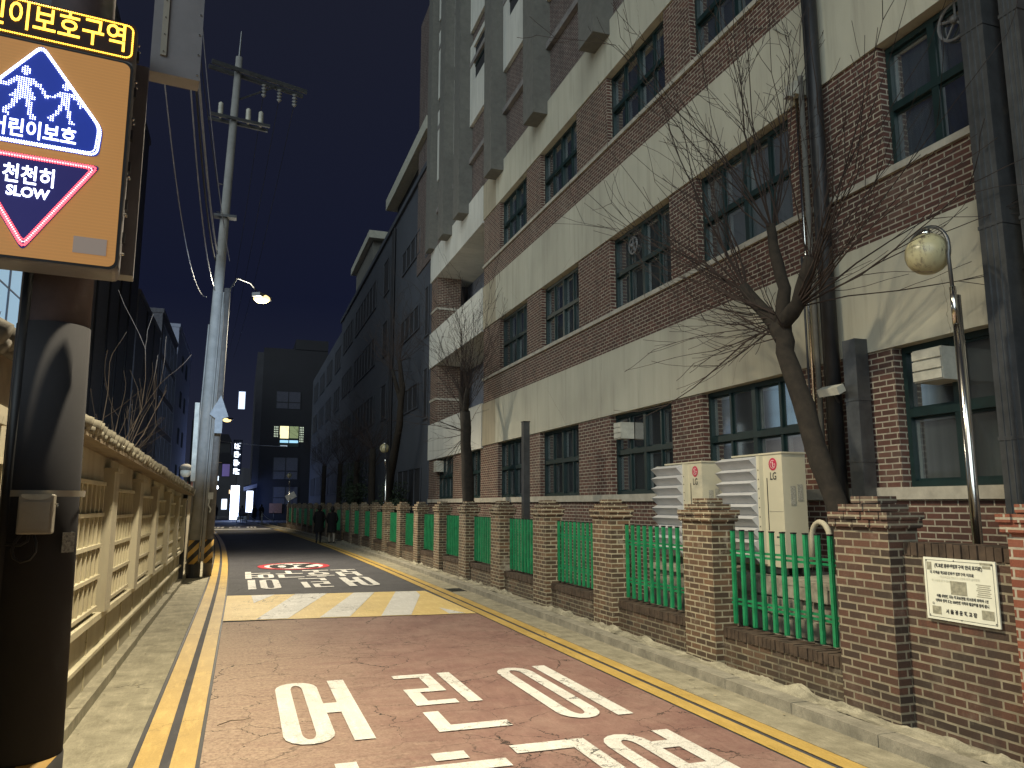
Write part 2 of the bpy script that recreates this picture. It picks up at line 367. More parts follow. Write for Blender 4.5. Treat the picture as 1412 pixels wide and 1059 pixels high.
def mk_stripe():
    m, n, b = newmat('warning_stripes'); g = geo(n); s = N(n, 'SeparateXYZ'); n.links.new(g, s.inputs[0])
    v = mathn(n, 'ADD', mathn(n, 'MULTIPLY', s.outputs['X'], 3.6), mathn(n, 'MULTIPLY', s.outputs['Z'], -3.4))
    st = mathn(n, 'GREATER_THAN', mathn(n, 'FRACT', v), 0.5)
    n.links.new(mixc(n, st, (0.02, 0.018, 0.016), (0.45, 0.27, 0.06)), b.inputs['Base Color']); b.inputs['Roughness'].default_value = 0.6; return m
M_stripe = mk_stripe()

def bend(Y):
    if Y < 15: return 0.0
    d = min(Y, 130)-15
    return -0.00082*d*d if d < 75 else -0.00082*75*75-0.123*(d-75)*0.5
def strip(mb, x0, x1, y0, y1, z, step=2.0, m=0):
    n = max(1, int(math.ceil((y1-y0)/step)))
    for i in range(n):
        a = y0+(y1-y0)*i/n; b = y0+(y1-y0)*(i+1)/n
        mb.quad((x0+bend(a), a, z), (x1+bend(a), a, z), (x1+bend(b), b, z), (x0+bend(b), b, z), m=m)
def stripbox(mb, x0, x1, y0, y1, z0, z1, step=2.0, gap=0.0, m=0):
    n = max(1, int(math.ceil((y1-y0)/step)))
    for i in range(n):
        a = y0+(y1-y0)*i/n; b = y0+(y1-y0)*(i+1)/n-gap
        mb.box(x0+bend((a+b)/2), x1+bend((a+b)/2), a, b, z0, z1, m=m) if step < 1.5 else mb_prism(mb, x0, x1, a, b, z0, z1, m)
def mb_prism(mb, x0, x1, a, b, z0, z1, m=0):
    i = len(mb.v); A, B = bend(a), bend(b)
    mb.v += [(x0+A,a,z0),(x1+A,a,z0),(x1+B,b,z0),(x0+B,b,z0),(x0+A,a,z1),(x1+A,a,z1),(x1+B,b,z1),(x0+B,b,z1)]
    for f in ((0,3,2,1),(4,5,6,7),(0,1,5,4),(1,2,6,5),(2,3,7,6),(3,0,4,7)):
        mb.f.append(tuple(i+a_ for a_ in f)); mb.m.append(m); mb.uv.append(None)
def S(o, label=None): return tag(o, kind='structure')

# ---------------------------------------------------------------- the ground and the road
g_ = MB(); g_.quad((-500,-60,-0.03),(500,-60,-0.03),(500,900,-0.03),(-500,900,-0.03)); S(g_.build('ground', M_ground))
r_ = MB(); strip(r_, -0.75, 4.25, -6, 130, 0.0); r_.quad((-30,98,-0.004),(30,98,-0.004),(30,125,-0.004),(-30,125,-0.004)); S(r_.build('road', M_asphalt))
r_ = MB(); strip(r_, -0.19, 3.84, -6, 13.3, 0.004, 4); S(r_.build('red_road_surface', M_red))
l_ = MB(); strip(l_, -1.36, -0.67, -6, 100, 0.003); S(l_.build('left_pavement', M_conc))
l_ = MB(); strip(l_, 4.25, 4.66, -6, 100, 0.002); S(l_.build('right_gutter', M_conc))
l_ = MB()
y = -6.0
while y < 100:
    mb_prism(l_, 4.66, 4.84, y, y+0.992, -0.02, 0.10+random.uniform(-0.003, 0.003)); y += 1.0
S(l_.build('kerb', M_kerb))
l_ = MB(); stripbox(l_, 4.84, 5.42, -6, 62, -0.02, 0.085); S(l_.build('right_verge', M_mortarfill))
# lumpy mortar spilled along the wall foot
l_ = MB()
from mathutils import noise as mn
yy = 2.0; rows = []
while yy < 40:
    row = []
    for k in range(8):
        f = k/7; xx = 4.845+0.16*f
        hgt = 0.012+0.06*max(0, mn.noise(Vector((xx*9, yy*3.1, 0)))+.22)*(0.35+f)+0.028*max(0, mn.noise(Vector((xx*40, yy*19, 3))))
        keep = mn.noise(Vector((0, yy*0.55, 7)))+0.25
        row.append((xx+bend(yy)+0.012*mn.noise(Vector((yy*7, k, 1))), yy, 0.078+(hgt if k < 7 else hgt+.02)*max(0.15, min(1, keep*3))))
    rows.append(row); yy += 0.045
for q in range(len(rows)-1):
    for k in range(7): l_.quad(rows[q][k], rows[q][k+1], rows[q+1][k+1], rows[q+1][k])
S(l_.build('right_verge', M_mortarfill, smooth=True))
l_ = MB(); stripbox(l_, 5.42, 6.8, -6, 70, -0.02, 0.25); S(l_.build('yard_ground', M_soil))
# plinth strip at the foot of the left wall
l_ = MB()
y = -4.0
while y < 26: 
    l_.box(-1.36, -1.215+random.uniform(-0.012, 0.012), y, y+1.96, -0.01, 0.10+random.uniform(-0.012, 0.01)); y += 1.97
S(l_.build('left_kerb', M_conc))
# yellow double lines
for (a, b) in ((-0.63, -0.46), (-0.39, -0.22), (3.86, 4.02), (4.07, 4.23)):
    l_ = MB(); strip(l_, a, b, -6, 60 if a > 3 else 61, 0.008); S(l_.build('yellow_line', M_yellow))
for (a, b) in ((-0.66, -0.64), (-0.215, -0.195)):
    l_ = MB(); strip(l_, a, b, -6, 61, 0.005); S(l_.build('road_joint', M_blackpaint))
# raised table: yellow field with slanting white stripes
Z1, Z2 = 0.012, 0.016
def poly(name, mat, polys, z):
    mb = MB()
    for p in polys: mb.quad(*[(a, b, z) for a, b in p])
    return S(mb.build(name, mat))
poly('yellow_road_marking', M_yellowh, [[(-0.19,13.42),(3.83,12.98),(3.76,16.62),(-0.19,17.0)]], Z1)
poly('white_road_marking', M_white, [
    [(0.27,16.86),(0.30,15.6),(0.72,16.9)],
    [(0.30,13.40),(0.79,13.36),(1.75,16.80),(1.12,16.86)],
    [(1.28,13.30),(1.76,13.25),(2.70,16.66),(2.28,16.72)],
    [(2.26,13.18),(2.75,13.13),(3.5,15.9),(3.56,16.58),(3.14,16.64)],
    [(3.38,13.08),(3.66,13.03),(3.40,13.86)]], Z2)
# --- road lettering, strokes in a unit cell (x right, y away)
def ring(x0, x1, y0, y1, t, ty, n=8):
    cx, w_ = (x0+x1)/2, (x1-x0)/2; ry = w_*0.42
    def loop(w2, ya, yb, r2):
        L = []
        for k in range(n+1):
            a = PI*k/n; L.append((cx+w2*math.cos(a), yb-r2+r2*math.sin(a)))
        for k in range(n+1):
            a = PI+PI*k/n; L.append((cx+w2*math.cos(a), ya+r2+r2*math.sin(a)))
        return L
    ry = min(0.12, (y1-y0)*0.35)
    o_ = loop(w_, y0, y1, ry); i_ = loop(w_-t, y0+ty, y1-ty, max(0.01, ry-ty*0.6))
    return [[o_[k], o_[(k+1) % len(o_)], i_[(k+1) % len(i_)], i_[k]] for k in range(len(o_))]
def R(x0, x1, y0, y1): return [[(x0,y0),(x1,y0),(x1,y1),(x0,y1)]]
GL = {
 '어': ring(0,.58,0,1,.21,.06)+R(.76,1,0,1)+R(.58,.76,.41,.57),
 '린': R(0,.64,.93,1)+R(.42,.64,.69,.93)+R(0,.64,.63,.70)+R(0,.22,.46,.63)+R(0,.64,.40,.47)+R(.78,1,.40,1)+R(0,.22,.08,.29)+R(0,1,0,.08),
 '이': ring(0,.62,0,1,.21,.06)+R(.76,1,0,1),
 '보': R(.08,.30,.36,1)+R(.70,.92,.36,1)+R(.30,.70,.64,.72)+R(.30,.70,.36,.44)+R(.40,.60,.09,.36)+R(0,1,0,.09),
 '호': R(.33,.67,.92,1)+R(0,1,.80,.88)+ring(.12,.88,.36,.75,.22,.08)+R(.40,.60,.09,.28)+R(0,1,0,.09),
 '구': R(.05,.95,.91,1)+R(.72,.95,.56,.91)+R(0,1,.40,.48)+R(.39,.61,0,.40),
 '역': ring(0,.56,.42,1,.19,.07)+R(.78,1,.36,1)+R(.56,.78,.80,.88)+R(.56,.78,.55,.63)+R(.08,1,.22,.30)+R(.78,1,0,.22),
}
def glyph(mb, ch, x0, x1, y0, y1, z, flip=False, yb=0):
    for k, p in enumerate(GL[ch]):
        q = [((1-a, 1-b) if flip else (a, b)) for a, b in p]
        mb.quad(*[(x0+(x1-x0)*a+yb, y0+(y1-y0)*b, z+0.0002*(k % 3)) for a, b in q])
l_ = MB()
for ch, a, b in (('어', .40, 1.09), ('린', 1.60, 2.23), ('이', 2.72, 3.35)): glyph(l_, ch, a, b, 6.45, 8.62, Z1)
for ch, a, b in (('보', .22, .92), ('호', 1.16, 1.90), ('구', 1.98, 2.66), ('역', 2.72, 3.38)): glyph(l_, ch, a, b, 3.75, 5.93, Z1)
S(l_.build('road_lettering', M_white))
l_ = MB()
for ch, a, b in (('이', .22, .92), ('린', 1.40, 2.04), ('어', 2.38, 3.1)): glyph(l_, ch, a, b, 18.1, 20.3, Z1, True)
for ch, a, b in (('역', .17, .86), ('구', .93, 1.62), ('호', 1.66, 2.36), ('보', 2.42, 3.1)): glyph(l_, ch, a, b, 20.65, 22.7, Z1, True)
for ch, a, b in (('어', .0, .8), ('린', 1.2, 2.0), ('이', 2.5, 3.2)): glyph(l_, ch, a, b, 64, 68, Z1, yb=-2.05)
S(l_.build('road_lettering', M_white))
def disc(mb, cx, cy, rx, ry, z, rx2=0, ry2=0, n=40):
    for k in range(n):
        a, b = 2*PI*k/n, 2*PI*(k+1)/n
        P = lambda t, u, v: (cx+u*math.cos(t), cy+v*math.sin(t), z)
        if rx2: mb.quad(P(a,rx,ry), P(b,rx,ry), P(b,rx2,ry2), P(a,rx2,ry2))
        else: mb.quad(P(a,rx,ry), P(b,rx,ry), (cx, cy, z))
cx, cy = 1.55, 24.45
l_ = MB(); disc(l_, cx, cy, 1.03, 1.3, Z1, 0.84, 1.04); S(l_.build('red_road_marking', M_redpaint))
l_ = MB(); disc(l_, cx, cy, 0.84, 1.04, Z1-0.001); S(l_.build('white_road_marking', M_white))
fr = Frame((cx, cy, Z2), (-1, 0, 0), (0, -1, 0))
tx = text('speed_number', '20', 2.1, fr, 0, 0, 0, M_blackpaint, None, sx=0.66, off=0.075); tag(tx, kind='structure')
# line and plain field further on
l_ = MB(); strip(l_, -0.2, 3.84, 60.4, 61.9, Z1); S(l_.build('white_road_marking', M_white))
l_ = MB(); strip(l_, -0.5, 4.2, 84, 90, Z1-0.006); S(l_.build('pale_road_surface', M_conc))
# drain grate in the gutter
dg_ = thing('drain_grate', 'small dark drain grate set in the right-hand gutter', 'drain')
mb = MB()
for k in range(9): mb.box(4.29, 4.58, 16.35+k*0.065, 16.385+k*0.065, 0.003, 0.010)
mb.box(4.27,4.29,16.32,16.95,0.003,0.012); mb.box(4.58,4.60,16.32,16.95,0.003,0.012); mb.build('grate', M_black, dg_)
# litter and leaves
l_ = MB()
for i in range(46):
    side = random.random() < 0.5
    xx = random.uniform(-1.2, -0.72) if side else random.uniform(4.3, 4.64); yy = random.uniform(4.5, 22); a = random.uniform(0, 6.3); s_ = random.uniform(0.008, 0.022)
    c, d = math.cos(a)*s_, math.sin(a)*s_; zz = 0.012
    l_.quad((xx-c, yy-d, zz), (xx+d*.6, yy-c*.6, zz+0.006), (xx+c, yy+d, zz+0.002), (xx-d*.6, yy+c*.6, zz))
tag(l_.build('leaf_litter', plain('dry_leaf', (0.35, 0.29, 0.18), 0.9)), 'scattered dry leaves and grit along both edges of the road', 'litter', kind='stuff')
ti = thing('fallen_twig', 'thin bare twig lying on the red road surface at left', 'twig')
MB().tube([(-0.10,7.2,.02),(0.0,7.28,.03),(0.1,7.3,.022),(0.16,7.36,.02)], [.004,.004,.003,.002], 5).build('stick', M_twigL, ti)

# ---------------------------------------------------------------- main school building
D = 6.8
sb = thing('school_building', 'school of dark red brick and beige bands with teal windows, behind the green railings', 'building', loc=(0,0,0))
Y0, Y1 = -4.0, 29.7
SEC = 22.45
mb = MB()
mb.box(D, D+0.4, Y0, Y1, 0.0, 1.88)                                   # base
COLS1 = [(-3,-1.2),(1.6,3.9),(5.32,6.67),(8.22,10.53),(11.46,13.79),(15.35,17.67),(18.75,21.0),(22.7,24.1),(26.0,28.4)]
COLS2 = [(-3,-1.2),(1.6,3.9),(5.30,6.57),(8.17,10.48),(11.33,13.67),(15.24,17.52),(18.56,20.86)]
def piers(cols, z0, z1, ya, yb):
    e = [ya]
    for a, b in cols: e += [a, b]
    e.append(yb)
    for i in range(0, len(e), 2):
        if e[i+1]-e[i] > 0.01: mb.box(D, D+0.4, e[i], e[i+1], z0, z1)
piers(COLS1, 2.01, 3.56, Y0, Y1)
mb.box(D, D+0.4, Y0, SEC, 4.83, 5.53); piers(COLS2, 5.61, 7.14, Y0, SEC)
mb.box(D, D+0.4, Y0, SEC, 8.49, 9.09); piers(COLS2, 9.17, 10.68, Y0, SEC)
mb.build('brick_wall', M_brickF, sb)
mb = MB()
for z0, z1 in ((3.56,4.83),(7.14,8.49),(10.68,11.84)):
    box1('plaster_band', M_plaster, sb, D-0.035, D+0.4, Y0, 21.15, z0, z1); box1('plaster_band', M_plasterLit, sb, D-0.035, D+0.4, 21.15, SEC, z0, z1)
for z0, z1 in ((3.50,4.86),(7.10,8.49),(10.60,11.84)): box1('balcony_band', M_plasterW, sb, D-0.06, D+1.5, SEC, Y1, z0, z1)
box1('sill', M_sill, sb, D-0.05, D+0.45, Y0, Y1, 1.88, 2.01)
for z in (5.53, 9.09): box1('sill', M_sill, sb, D-0.05, D+0.3, Y0, SEC, z, z+0.08)
# balcony recesses: back wall, brick pier, door frame
mb = MB(); mb.box(D+1.5, D+1.8, SEC-0.1, Y1, 0, 12); mb.box(D+0.4, D+1.5, SEC-0.1, SEC, 4.0, 12)
mb.build('recess_wall', plain('recess_paint', (0.13,0.14,0.17), .85), sb)
mb = MB()
for z0, z1 in ((4.86,7.10),(8.49,10.60)): box1('brick_pier', M_brickF, sb, D, D+0.95, 28.7, Y1-0.03, z0, z1)
mb = MB()
for z in (5.75, 9.3): mb.box(D-0.03, D+0.96, 28.67, Y1-0.01, z, z+0.09)
mb.build('pier_band', M_sill, sb)
for z in (4.9, 8.5):
    mb = MB(); mb.box(D+1.42, D+1.5, 24.6, 25.5, z, z+2.05); mb.build('balcony_door', M_dark, sb)
# interior back so windows look into dark rooms
mb = MB(); mb.box(D+1.9, D+2.0, Y0, Y1, 0, 24)
for z in (3.7, 7.3, 10.8): mb.box(D+0.4, D+1.9, Y0, SEC-0.1, z, z+0.3)
mb.build('room_wall', M_dark, sb)
def window(Ya, Yb, z0, z1, ncol, trans, parent=None, seed=0, X=None, fine=True):
    rnd = random.Random(seed); X = X if X is not None else D+0.12
    f = MB(); t = 0.055
    f.box(X, X+0.09, Ya, Yb, z0, z0+t*1.2); f.box(X, X+0.09, Ya, Yb, z1-t*1.2, z1)
    f.box(X, X+0.09, Ya, Ya+t, z0+t*1.2, z1-t*1.2); f.box(X, X+0.09, Yb-t, Yb, z0+t*1.2, z1-t*1.2)
    zt = z0+(z1-z0)*trans
    f.box(X-0.012, X+0.10, Ya+t, Yb-t, zt-0.045, zt+0.045)
    cw = (Yb-Ya)/ncol
    for k in range(1, ncol):
        w_ = 0.045 if k == ncol//2 else 0.022
        f.box(X-0.006*(k == ncol//2), X+0.09, Ya+k*cw-w_, Ya+k*cw+w_, z0+t*1.2, zt-0.045); f.box(X-0.006*(k == ncol//2), X+0.09, Ya+k*cw-w_, Ya+k*cw+w_, zt+0.045, z1-t*1.2)
    for k in range(ncol):
        for (a, b) in ((z0+t*1.2, zt-0.045), (zt+0.045, z1-t*1.2)):     # sash rims
            ya, yb = Ya+k*cw+0.03, Ya+(k+1)*cw-0.03; x_ = X+0.03+0.022*(k % 2); r = 0.028
            f.box(x_, x_+0.02, ya, yb, a, a+r); f.box(x_, x_+0.02, ya, yb, b-r, b); f.box(x_, x_+0.02, ya, ya+r, a+r, b-r); f.box(x_, x_+0.02, yb-r, yb, a+r, b-r)
    fo = f.build('window', M_teal, parent or sb)
    g = MB()
    for k in range(ncol):
        x_ = X+0.04+0.022*(k % 2)
        g.quad((x_, Ya+k*cw, z0), (x_, Ya+(k+1)*cw, z0), (x_, Ya+(k+1)*cw, z1), (x_, Ya+k*cw, z1))
    g.build('pane', M_glass, fo)
    if fine:
        s = MB()
        for k in range(ncol):
            for (a, b) in ((z0+.08, zt-0.05), (zt+0.05, z1-.08)):
                if rnd.random() < 0.75:
                    ya, yb = Ya+k*cw+0.06, Ya+(k+1)*cw-0.05; x_ = X+0.075; r = 0.045
                    s.box(x_, x_+0.03, yb-r, yb, a, b); s.box(x_, x_+0.03, ya, yb-r, b-r, b)
                    if rnd.random() < 0.4: s.box(x_, x_+0.03, ya, ya+r, a, b-r)
        if s.v: s.build('inner_sash', M_sash, fo)
        c = MB(); c.quad((X+0.13, Ya-.05, z0-.05), (X+0.13, Yb+.05, z0-.05), (X+0.13, Yb+.05, z1+.05), (X+0.13, Ya-.05, z1+.05)); c.build('curtain', M_curtain, fo)
    return fo
for i, (a, b) in enumerate(COLS1): window(a, b, 2.01, 3.56, 2 if b-a < 1.6 else 4, 0.52, seed=i)
for j, z in enumerate((5.61, 9.17)):
    for i, (a, b) in enumerate(COLS2): window(a, b, z, z+1.52, 2 if b-a < 1.6 else 4, 0.5, seed=20+i+30*j)
# upper storeys: brick wall, fins, ledges, white panels with windows
mb = MB(); mb.box(D+0.05, D+0.5, Y0, 33.0, 11.84, 24.0); mb.build('upper_wall', M_brickG, sb)
fins = [-3.0, 0.6, 4.1, 7.8, 10.2, 13.72, 17.25, 20.75, 24.4, 26.6, 29.2]
mb = MB()
for yy in fins[:-1]: mb.box(D-0.42, D+0.05, yy-0.32, yy+0.42, 11.5, 24)
mb.box(D-0.3, D+0.05, 29.0, 29.7, 11.84, 24)
mb.build('fin', M_fin, sb)
for i in range(len(fins)-1):
    a, b = fins[i]+0.42, fins[i+1]-0.32
    if b-a < 1.2: continue
    for k in range(3): box1('ledge', M_sillD, sb, D-0.07, D+0.05, a, b, 13.25+k*3.5, 13.42+k*3.5)
    for k in range(3):
        z = 14.6+k*3.5
        m2 = MB(); m2.box(D-0.05, D+0.05, a, b, z, z+1.45); m2.box(D-0.05, D+0.05, b-0.42, b, z+1.45, z+2.95); m2.box(D-0.05, D+0.05, a, b-0.42, z+2.75, z+2.95)
        m2.build('white_panel', M_plasterW, sb)
        m3 = MB(); m3.box(D+0.02, D+0.05, a, b-0.42, z+1.45, z+2.75); w3 = m3.build('window', M_dark, sb)
        m4 = MB(); m4.box(D-0.01, D+0.02, a+0.05, b-.45, z+2.0, z+2.06); m4.box(D-0.01, D+0.02, (a+b-1)/2, (a+b-1)/2+0.06, z+1.48, z+2.0); m4.build('window_bar', M_teal, w3)
# extractor fans in windows
for (yy, zz, r) in ((12.9, 6.78, 0.16), (5.62, 6.92, 0.21)):
    mb = MB(); fr = Frame((D+0.12, yy, zz), (0,-1,0), (0,0,1))
    for k in range(24):
        a, b = 2*PI*k/24, 2*PI*(k+1)/24
        mb.tube([fr.p(r*math.cos(a), r*math.sin(a)), fr.p(r*math.cos(b), r*math.sin(b))], 0.018, 5)
    for k in range(5):
        a = 2*PI*k/5+0.3; mb.tube([fr.p(0,0), fr.p(r*math.cos(a), r*math.sin(a))], 0.014, 5)
    mb.sphere(fr.p(0,0,0.02), 0.045, 10, 6)
    tag(mb.build('extractor_fan', plain('fan_grey', (.13,.13,.13), .5)), 'round extractor fan in the '+('second-storey window nearest the right edge' if yy < 8 else 'second-storey window left of the pollarded tree'), 'fan')
# pipes and ducts on the facade
def pipe(name, pts, r, mat, n=12):
    return MB().tube(pts, r, n).build(name, mat, sb, smooth=True)
pipe('drainpipe', [(6.62,7.42,1.2),(6.62,7.42,11.5)], 0.085, M_black)
pipe('conduit', [(6.68,7.62,1.5),(6.68,7.62,11.5)], 0.016, M_black)
pipe('conduit', [(6.70,7.86,2.3),(6.70,7.86,7.2)], 0.02, M_chrome)
pipe('conduit', [(6.68,7.74,2.0),(6.68,7.74,7.4)], 0.035, M_fin)
pipe('conduit', [(6.70,7.94,2.3),(6.70,7.94,5.0)], 0.014, M_wire)
mb = MB()
mb.box(6.58,6.76,7.0,7.2,1.7,3.72)
for z in (2.3,3.0): mb.box(6.572,6.765,6.992,7.208,z,z+0.03)
mb.build('duct', M_metal, sb)
for (ya, yb, xx) in ((5.0,5.24,6.5),(4.72,4.9,6.6)):
    mb = MB(); mb.box(xx,6.76,ya,yb,0.4,11.5)
    for z in (2.4,4.4,6.4): mb.box(xx-0.008,6.765,ya-0.008,yb+0.008,z,z+0.035)
    for k in range(1,4): mb.box(xx-0.01,xx,ya+(yb-ya)*k/4-0.006,ya+(yb-ya)*k/4+0.006,0.4,11.5)
    mb.build('duct', M_metal, sb)
mb = MB(); mb.box(6.58,6.76,7.74,7.92,7.15,7.33); mb.box(6.5,6.6,7.78,7.88,7.12,7.2); mb.build('pipe_bracket', M_boxw, sb)

# window boxes and small fixtures
t = thing('vent_hood', 'white louvred vent box on the ground-floor window beside the globe lamp', 'vent box')
mb = MB(); mb.box(6.62,6.95,5.88,6.24,3.08,3.42); mb.build('housing', M_boxw, t)
mb = MB()
for k in range(3): mb.obox((6.612,6.06,3.14+k*0.11),(1,0,0),(0,1,0),(0,0,1),0.012,0.178,0.046)
mb.build('louvre', M_boxw, t)
t = thing('vent_hood', 'small white vent box at the corner of the window above the third fence bay', 'vent box')
MB().box(6.68,6.95,13.1,13.4,3.05,3.36).build('housing', M_boxw, t)
mb = MB()
for k in range(3): mb.box(6.665,6.68,13.11,13.39,3.07+k*0.1,3.15+k*0.1)
mb.build('louvre', M_boxw, t)
t = thing('vent_hood', 'narrow white box on the farthest ground-floor window of the brick school', 'vent box')
MB().box(6.66,6.95,27.9,28.3,3.0,3.4).build('housing', M_boxw, t)
t = thing('floodlight', 'small tilted white floodlight fixed among the pipes behind the leaning tree', 'lamp')
MB().obox((6.45,7.28,3.14),(0.9,0.1,0.42),(-0.1,1,0),(-0.42,0,0.9),0.06,0.15,0.045).build('housing', M_boxw, t)
MB().tube([(6.5,7.28,3.1),(6.7,7.4,2.95)],0.015,6).build('bracket', M_metal, t)

# ---------------------------------------------------------------- farther school wing, blue-grey
sw = thing('school_wing', 'long blue-grey painted school wing behind the bare trees, farther down the street', 'building')
X = 6.9
mb = MB(); mb.box(X, X+10, 30.4, 62, 0, 16.2); mb.box(X+0.25, X+10, 62, 92, 0, 16.0); mb.build('wall', M_wing, sw)
mb = MB(); mb.box(X-0.12, X+10, 29.9, 62.2, 16.2, 16.45); mb.build('roof_rim', M_wing, sw)
def farwin(parent, X, ya, yb, z0, z1, n=3, mat=None, face=-1, lit=None):
    m = MB(); m.box(X+0.03*face, X, ya, yb, z0, z1); w_ = m.build('window', lit or M_dark, parent)
    f = MB(); 
    for k in range(n+1):
        y_ = ya+(yb-ya)*k/n; f.box(X+0.06*face, X+0.03*face, y_-0.04, y_+0.04, z0, z1)
    f.box(X+0.062*face, X+0.03*face, ya-0.04, yb+0.04, z0-0.06, z0); f.box(X+0.062*face, X+0.03*face, ya-0.04, yb+0.04, z1, z1+0.06)
    f.build('frame', mat or M_wing, w_); return w_
for dz in (0, -3.45, -6.9, -10.3):
    if dz > -8:
        farwin(sw, X, 32.4, 36.5, 12.85+dz, 13.85+dz, 4); farwin(sw, X, 40.3, 41.9, 13.2+dz, 15.0+dz, 1)
        farwin(sw, X, 30.5, 31.2, 12.2+dz, 14.2+dz, 1)
    farwin(sw, X, 44.6, 53.6, 13.3+dz, 14.9+dz, 7)
    farwin(sw, X, 55, 60.5, 13.3+dz, 14.9+dz, 4)
    for yy in (64, 71, 78, 85): farwin(sw, X+0.25, yy, yy+4.5, 13+dz, 14.8+dz, 3)
farwin(sw, X, 31.5, 36.5, 1.5, 3.3, 4)
for (yy, r) in ((38.5,.07),(39.0,.05)): MB().tube([(X-.09,yy,.2),(X-.09,yy,16)], r, 6).build('drainpipe', M_bldgD, sw)
MB().box(X+0.3, X+6, 31, 40, 16.45, 17.7).build('roof_room', M_bldgD, sw)
mb = MB(); mb.box(X-0.25, X+6.4, 30.6, 40.6, 17.7, 18.3); mb.build('roof_slab', M_wingroof, sw)
MB().box(X+0.5, X+7, 50, 58, 16.45, 19.2).build('roof_room', M_fin, sw)
MB().box(X+0.15, X+7.4, 49.4, 58.6, 19.2, 19.7).build('roof_slab', M_wingroof, sw)

# ---------------------------------------------------------------- brick fence: pillars, low walls, railings
ORD = ['nearest','second','third','fourth','fifth','sixth','seventh','eighth','ninth','tenth','eleventh','twelfth','thirteenth','fourteenth','fifteenth','sixteenth','seventeenth','eighteenth','nineteenth','twentieth','twenty-first','twenty-second','twenty-third','twenty-fourth']
PY = [5.10+2.55*k for k in range(23)]
def pillar_at(y, label, mat, seed):
    rnd = random.Random(seed); t = thing('brick_pillar', label, 'pillar', 'brick fence pillars', (5.0+bend(y), y, 0.06))
    MB().box(0, 0.31, 0, 0.62, 0, 1.57).build('shaft', mat, t)
    c = MB()
    def course(x0, x1, y0, y1, z):                                       # laid bricks with small offsets
        c.box(x0+.012, x1-.012, y0+.012, y1-.012, z-0.004, z+0.060)
        yy = y0+rnd.choice((0, -0.1))
        while yy < y1-0.02:
            a, b = max(yy, y0), min(yy+0.19, y1)
            if b-a > 0.02: c.box(x0+rnd.uniform(-.004,.006), x1+rnd.uniform(-.006,.004), a+0.004, b-0.004, z+0.004, z+0.060)
            yy += 0.2
    course(-0.03, 0.34, -0.035, 0.655, 1.575); course(-0.04, 0.35, -0.05, 0.67, 1.642)
    course(0.0, 0.31, 0.06, 0.56, 1.709); course(0.05, 0.26, 0.14, 0.45, 1.776)
    c.build('cap', mat, t)
    return t
proto = pillar_at(PY[0], 'nearest full brick pillar, between the notice board wall and the first green railing', M_brickFN, 1)
for k in range(1, 23):
    if k == 1: p = pillar_at(PY[k], 'x', M_brickP, 2); pp = p
    else: p = copy_tree(pp, (5.0+bend(PY[k]), PY[k], 0.06))
    p['label'] = '%s brick fence pillar, counted away from the notice board' % ORD[k]
pz = pillar_at(3.42, 'bright red brick pillar cut by the right edge of the photo', M_brickRed, 5)
# solid panel with the notice board
t = thing('brick_wall_panel', 'solid full-height brick wall panel carrying the white notice board', 'wall')
MB().box(5.13, 5.36, 4.05, 5.095, 0.06, 1.42).build('wall', M_brickFN, t)
def soldiers(ya, yb, z, x0, x1, seed, h=0.105):
    rnd = random.Random(seed); m = MB(); m.box(x0+0.02, x1-0.02, ya, yb, z-0.002, z+h-0.012, m=1); yy = ya+0.004
    while yy+0.055 < yb:
        m.box(x0+rnd.uniform(-.005,.006), x1, yy, yy+0.058, z+rnd.uniform(-.002,.002), z+h+rnd.uniform(-.007,.004), m=0); yy += 0.068
    return m
M_b1 = plain('single_brick', (0.062, 0.042, 0.028), 0.9, var=0.5, sc=9, bmp=0.5)
M_mort = plain('mortar', (0.16, 0.14, 0.10), 0.95, var=0.4, sc=9)
soldiers(4.05, 5.09, 1.42, 5.12, 5.37, 3).build('coping', [M_b1, M_mort], t)
t2 = thing('brick_wall_panel', 'solid brick wall panel beyond the right edge, next to the red pillar', 'wall')
MB().box(5.13, 5.36, -2, 3.41, 0.06, 1.42).build('wall', M_brickFN, t2)
# one bay: low wall and railing, copied along the street
BAY = 2.55-0.62
lw0 = thing('low_brick_wall', '', 'wall', 'low brick walls under the railings')
MB().box(0.10, 0.34, 0.0, BAY, 0.0, 0.33).build('wall', M_brickD, lw0)
soldiers(0.0, BAY, 0.33, 0.085, 0.35, 9, 0.1).build('coping', [M_b1, M_mort], lw0)
rl0 = thing('green_railing', '', 'railing', 'green railings between brick pillars')
for z in (1.24, 0.72):
    m = MB(); m.box(0.228, 0.25, 0.0, BAY, z, z+0.022); m.box(0.228, 0.25, 0.0, BAY, z-0.045, z-0.023); m.build('rail', M_green, rl0)
pal = MB(); s_ = 0.019
pal.box(-s_, s_, -s_, s_, 0.475, 1.475); pal.box(-s_-.003, s_+.003, -s_-.003, s_+.003, 1.475, 1.49, m=1); pal.box(-s_*.25, s_*.25, -s_-.004, -s_, 0.48, 1.47)
for k in range(11):
    if k == 0: po = pal.build('paling', [M_green, M_black], rl0); p0 = po
    else: po = p0.copy(); COL.objects.link(po); po.parent = rl0
    po.location = (0.205, 0.12+k*(BAY-0.22)/10, 0)
for k in range(22):
    y = PY[k]+0.62; off = 5.0+bend(y+1)
    a = lw0 if k == 0 else copy_tree(lw0); a.location = (off, y, 0.06)
    b = rl0 if k == 0 else copy_tree(rl0); b.location = (off, y, 0.06)
    dy = bend(y+BAY)-bend(y); rot = -math.atan2(dy, BAY); a.rotation_euler.z = rot; b.rotation_euler.z = rot
    w_ = 'nearest' if k == 0 else ORD[k]
    a['label'] = '%s low brick wall between fence pillars, counted from the notice board' % w_
    b['label'] = '%s green tube railing, counted away from the notice board' % w_
